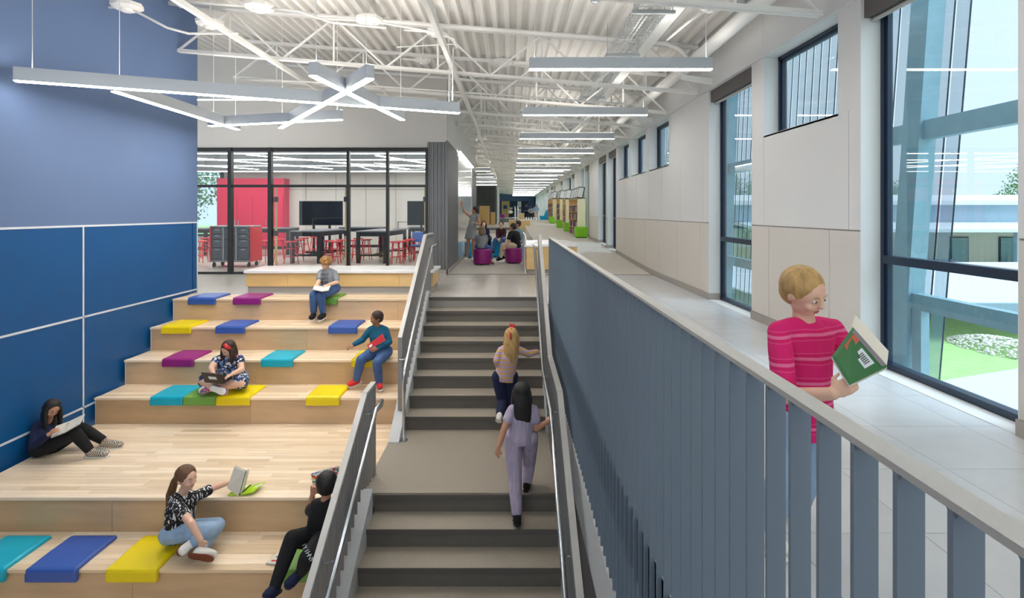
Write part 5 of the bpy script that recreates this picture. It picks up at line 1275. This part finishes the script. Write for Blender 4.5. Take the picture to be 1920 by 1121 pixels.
for nm, m_, c_ in (('barcode_label', M['white_strip'], (.42, .82, .52, .80)), ('orange_band', mat('orange band print', rgb(190, 90, 60), .5), (.1, .28, .45, .9)), ('grey_panel', mat('grey cover print', rgb(128, 122, 128), .5), (.05, .95, .88, 1.0))):
    u0, u1, v0, v1 = c_; q = MB(); quadprop(q, *[v+n_*1.1 for v in (lb(u0, v0), lb(u1, v0), lb(u1, v1), lb(u0, v1))], .0008); q.build(nm, m_, b)
for i_ in range(6): q = MB(); u0 = .50+.045*i_; quadprop(q, *[v+n_*1.5 for v in (lb(u0, .58), lb(u0+.02, .58), lb(u0+.02, .74), lb(u0, .74))], .0006); q.build('barcode_bar', M['black'], b)
q = MB(); bk2 = Vector((.02, .10, .05)); quadprop(q, *[v-n_*1.2 for v in (A[0], A[1], A[2], A[3])], -.012 if n_.dot(Vector((0, 0, 0))) == 0 and n0 else .012); quadprop(q, A[3]+Vector((0, .01, 0)), A[2]+Vector((0, .01, 0)), A[2]+bk2+Vector((.05, 0, -.02)), A[3]+bk2+Vector((.05, 0, -.02)), .006); q.build('pages', M['page'], b)

# corridor group
gd = mat('grey knit dress', rgb(150, 154, 156), .9, noise=.1, nscale=50); beige = mat('beige cotton', rgb(196, 182, 160), .9)
person('woman in sleeveless grey dress writing high on the whiteboard', dict(pel=(884, 431, 15.75), nk=(890, 402, 15.75), hd=(890.5, 394, 15.7), sA=(882.5, 406, 15.8), sB=(897, 406, 15.65), eA=(870.5, 397, 15.8), wA=(866, 384, 15.8), tA=(865.5, 378, 15.8), eB=(899.5, 422, 15.5), wB=(892, 419, 15.3), tB=(888, 417, 15.3),
    kA=(878, 459, 15.75), aA=(875, 483, 15.85), fA=(872, 487, 15.7), kB=(888, 459, 15.7), aB=(887, 483, 15.7), fB=(885, 488, 15.6)), face=(-.98, -.1, 0), hair=('short', 'dark'), skin='tan', top=gd, skirt=(gd, .26, .04), shoes=(M['page'], white_r), sleeve=.05, vox=.011, h=.22, hairlen=.1)
SIT = dict(vox=.012)
person('child in grey tee with ash-blond bob, seated with back to us', dict(pel=(902, 462, 14.78), nk=(903.5, 440, 14.8), hd=(904, 431, 14.82), sA=(893.5, 443, 14.8), sB=(911, 443, 14.82), eA=(891.5, 453, 14.85), wA=(897, 459, 15.1), eB=(912.5, 453, 14.85), wB=(911, 458, 15.1),
    kA=(899, 463, 15.2), aA=(900, 482, 15.2), fA=(900, 484, 15.35), kB=(918, 465, 15.0), aB=(921, 486, 14.95), fB=(925, 492, 14.85)), face=(.1, 1, 0), hair=('bob', 'ash'), top=greytee, bottom=denim, shoes=(beige, tanrub), sleeve=.7, h=.21, hairlen=.16, detail=False, **SIT)
person('boy in black tee and beige trousers seated on the purple pouf by the counter', dict(pel=(968, 461, 15.25), nk=(963.5, 434, 15.2), hd=(961, 425.5, 15.2), sA=(957, 437, 15.05), sB=(971, 437.5, 15.35), eA=(952.5, 452, 14.95), wA=(946.5, 463, 14.8), eB=(974, 453, 15.4), wB=(966, 460, 15.6),
    kA=(943, 460, 14.95), aA=(939, 482, 14.9), fA=(932, 487, 14.85), kB=(948, 460, 15.4), aB=(947, 480, 15.4), fB=(941, 483, 15.4)), face=(-.98, .1, .1), skin='tan', hair=('short', 'black'), top=blk, bottom=beige, shoes=(blk, blk), sleeve=.7, h=.22, build=1.15, **SIT)
person('boy in maroon jumper seated facing the camera in the corridor group', dict(pel=(939.5, 447, 17.35), nk=(939.7, 428.5, 17.3), hd=(939.7, 421, 17.25), sA=(932.5, 431.5, 17.3), sB=(947, 431.5, 17.3), eA=(932, 441, 17.2), wA=(934, 448, 17.0), eB=(946.5, 441, 17.2), wB=(938, 447, 17.0),
    kA=(928, 450, 16.95), aA=(925, 471, 17.0), fA=(924, 474, 16.85), kB=(944, 450, 16.9), aB=(939, 471, 17), fB=(938, 475, 16.85)), face=(-.15, -1, .05), hair=('short', 'black'), top=mat('maroon and black knit', rgb(60, 24, 36), .9), bottom=denim, shoes=(blk, white_r), sleeve=1.9, h=.21, **SIT)
person('dark-haired girl in navy seated behind the group beside the whiteboard', dict(pel=(913, 447, 18.4), nk=(907.5, 428, 18.4), hd=(907, 420, 18.35), sA=(901, 431, 18.4), sB=(915, 431, 18.4), eA=(900, 440, 18.3), wA=(904, 446, 18.1), eB=(916, 440, 18.3), wB=(911, 445, 18.1),
    kA=(909, 450, 18.0), aA=(909, 466, 18.1), fA=(908, 469, 17.95), kB=(917, 450, 18.0), aB=(918, 467, 18.1), fB=(918, 469, 17.95)), face=(.1, -1, 0), hair=('long', 'black'), top=navy, bottom=blk, shoes=(blk, blk), sleeve=1.9, h=.21, hairlen=.2, **SIT)
person('boy in pale teal tee seated behind the boy in black', dict(pel=(975, 452, 16.7), nk=(972.5, 429, 16.65), hd=(970.5, 420, 16.6), sA=(967, 433, 16.5), sB=(979, 433, 16.8), eA=(966, 444, 16.4), wA=(961, 450, 16.3), eB=(981, 445, 16.8), wB=(975, 451, 16.6),
    kA=(958, 453, 16.5), aA=(957, 472, 16.5), fA=(952, 475, 16.45), kB=(962, 453, 16.8), aB=(961, 470, 16.8), fB=(956, 473, 16.8)), face=(-.95, -.2, 0), skin='tan', hair=('short', 'dark'), top=mat('pale teal cotton', rgb(120, 150, 156), .9), bottom=beige, shoes=(blk, blk), sleeve=.7, h=.22, **SIT)
def far(label, px, py, Y, hh, z, top, bot, hair, fc):
    X = (px-CX)*Y/F; V = lambda dx, dz, dy=0: Vector((X+dx, Y+dy, z+dz*hh))
    person(label, dict(pel=V(0, .52), nk=V(0, .83), hd=V(0, .92), sA=V(-.17, .79), sB=V(.17, .79), eA=V(-.24, .62), wA=V(-.15, .55, -.15), eB=V(.24, .62), wB=V(.15, .55, -.15), kA=V(-.1, .28), aA=V(-.12, .05), fA=V(-.12, .02, -.15), kB=V(.1, .28), aB=V(.12, .05), fB=V(.12, .02, -.15)),
           face=fc, hair=hair, top=top, bottom=bot, shoes=(blk, blk), sleeve=1.8, vox=.02, h=.22, detail=False)
far('tallest far figure in a navy top standing beyond the corridor steps', 987, 0, 48, 1.45, .8, navy, blk, ('short', 'black'), (0, 1, 0))
far('small far child in grey beside the tall navy figure', 996, 0, 47.5, 1.15, .8, greytee, blk, ('short', 'dark'), (0, 1, 0))
far('far girl in pale blue standing apart by the window wall', 1005.5, 0, 46.5, 1.35, .8, denim_l, SK['light'], ('long', 'brown'), (0, -1, 0))
far('far small seated-height child in white by the railing', 957, 0, 60, 1.0, .81, M['page'], blk, ('short', 'brown'), (0, -1, 0))
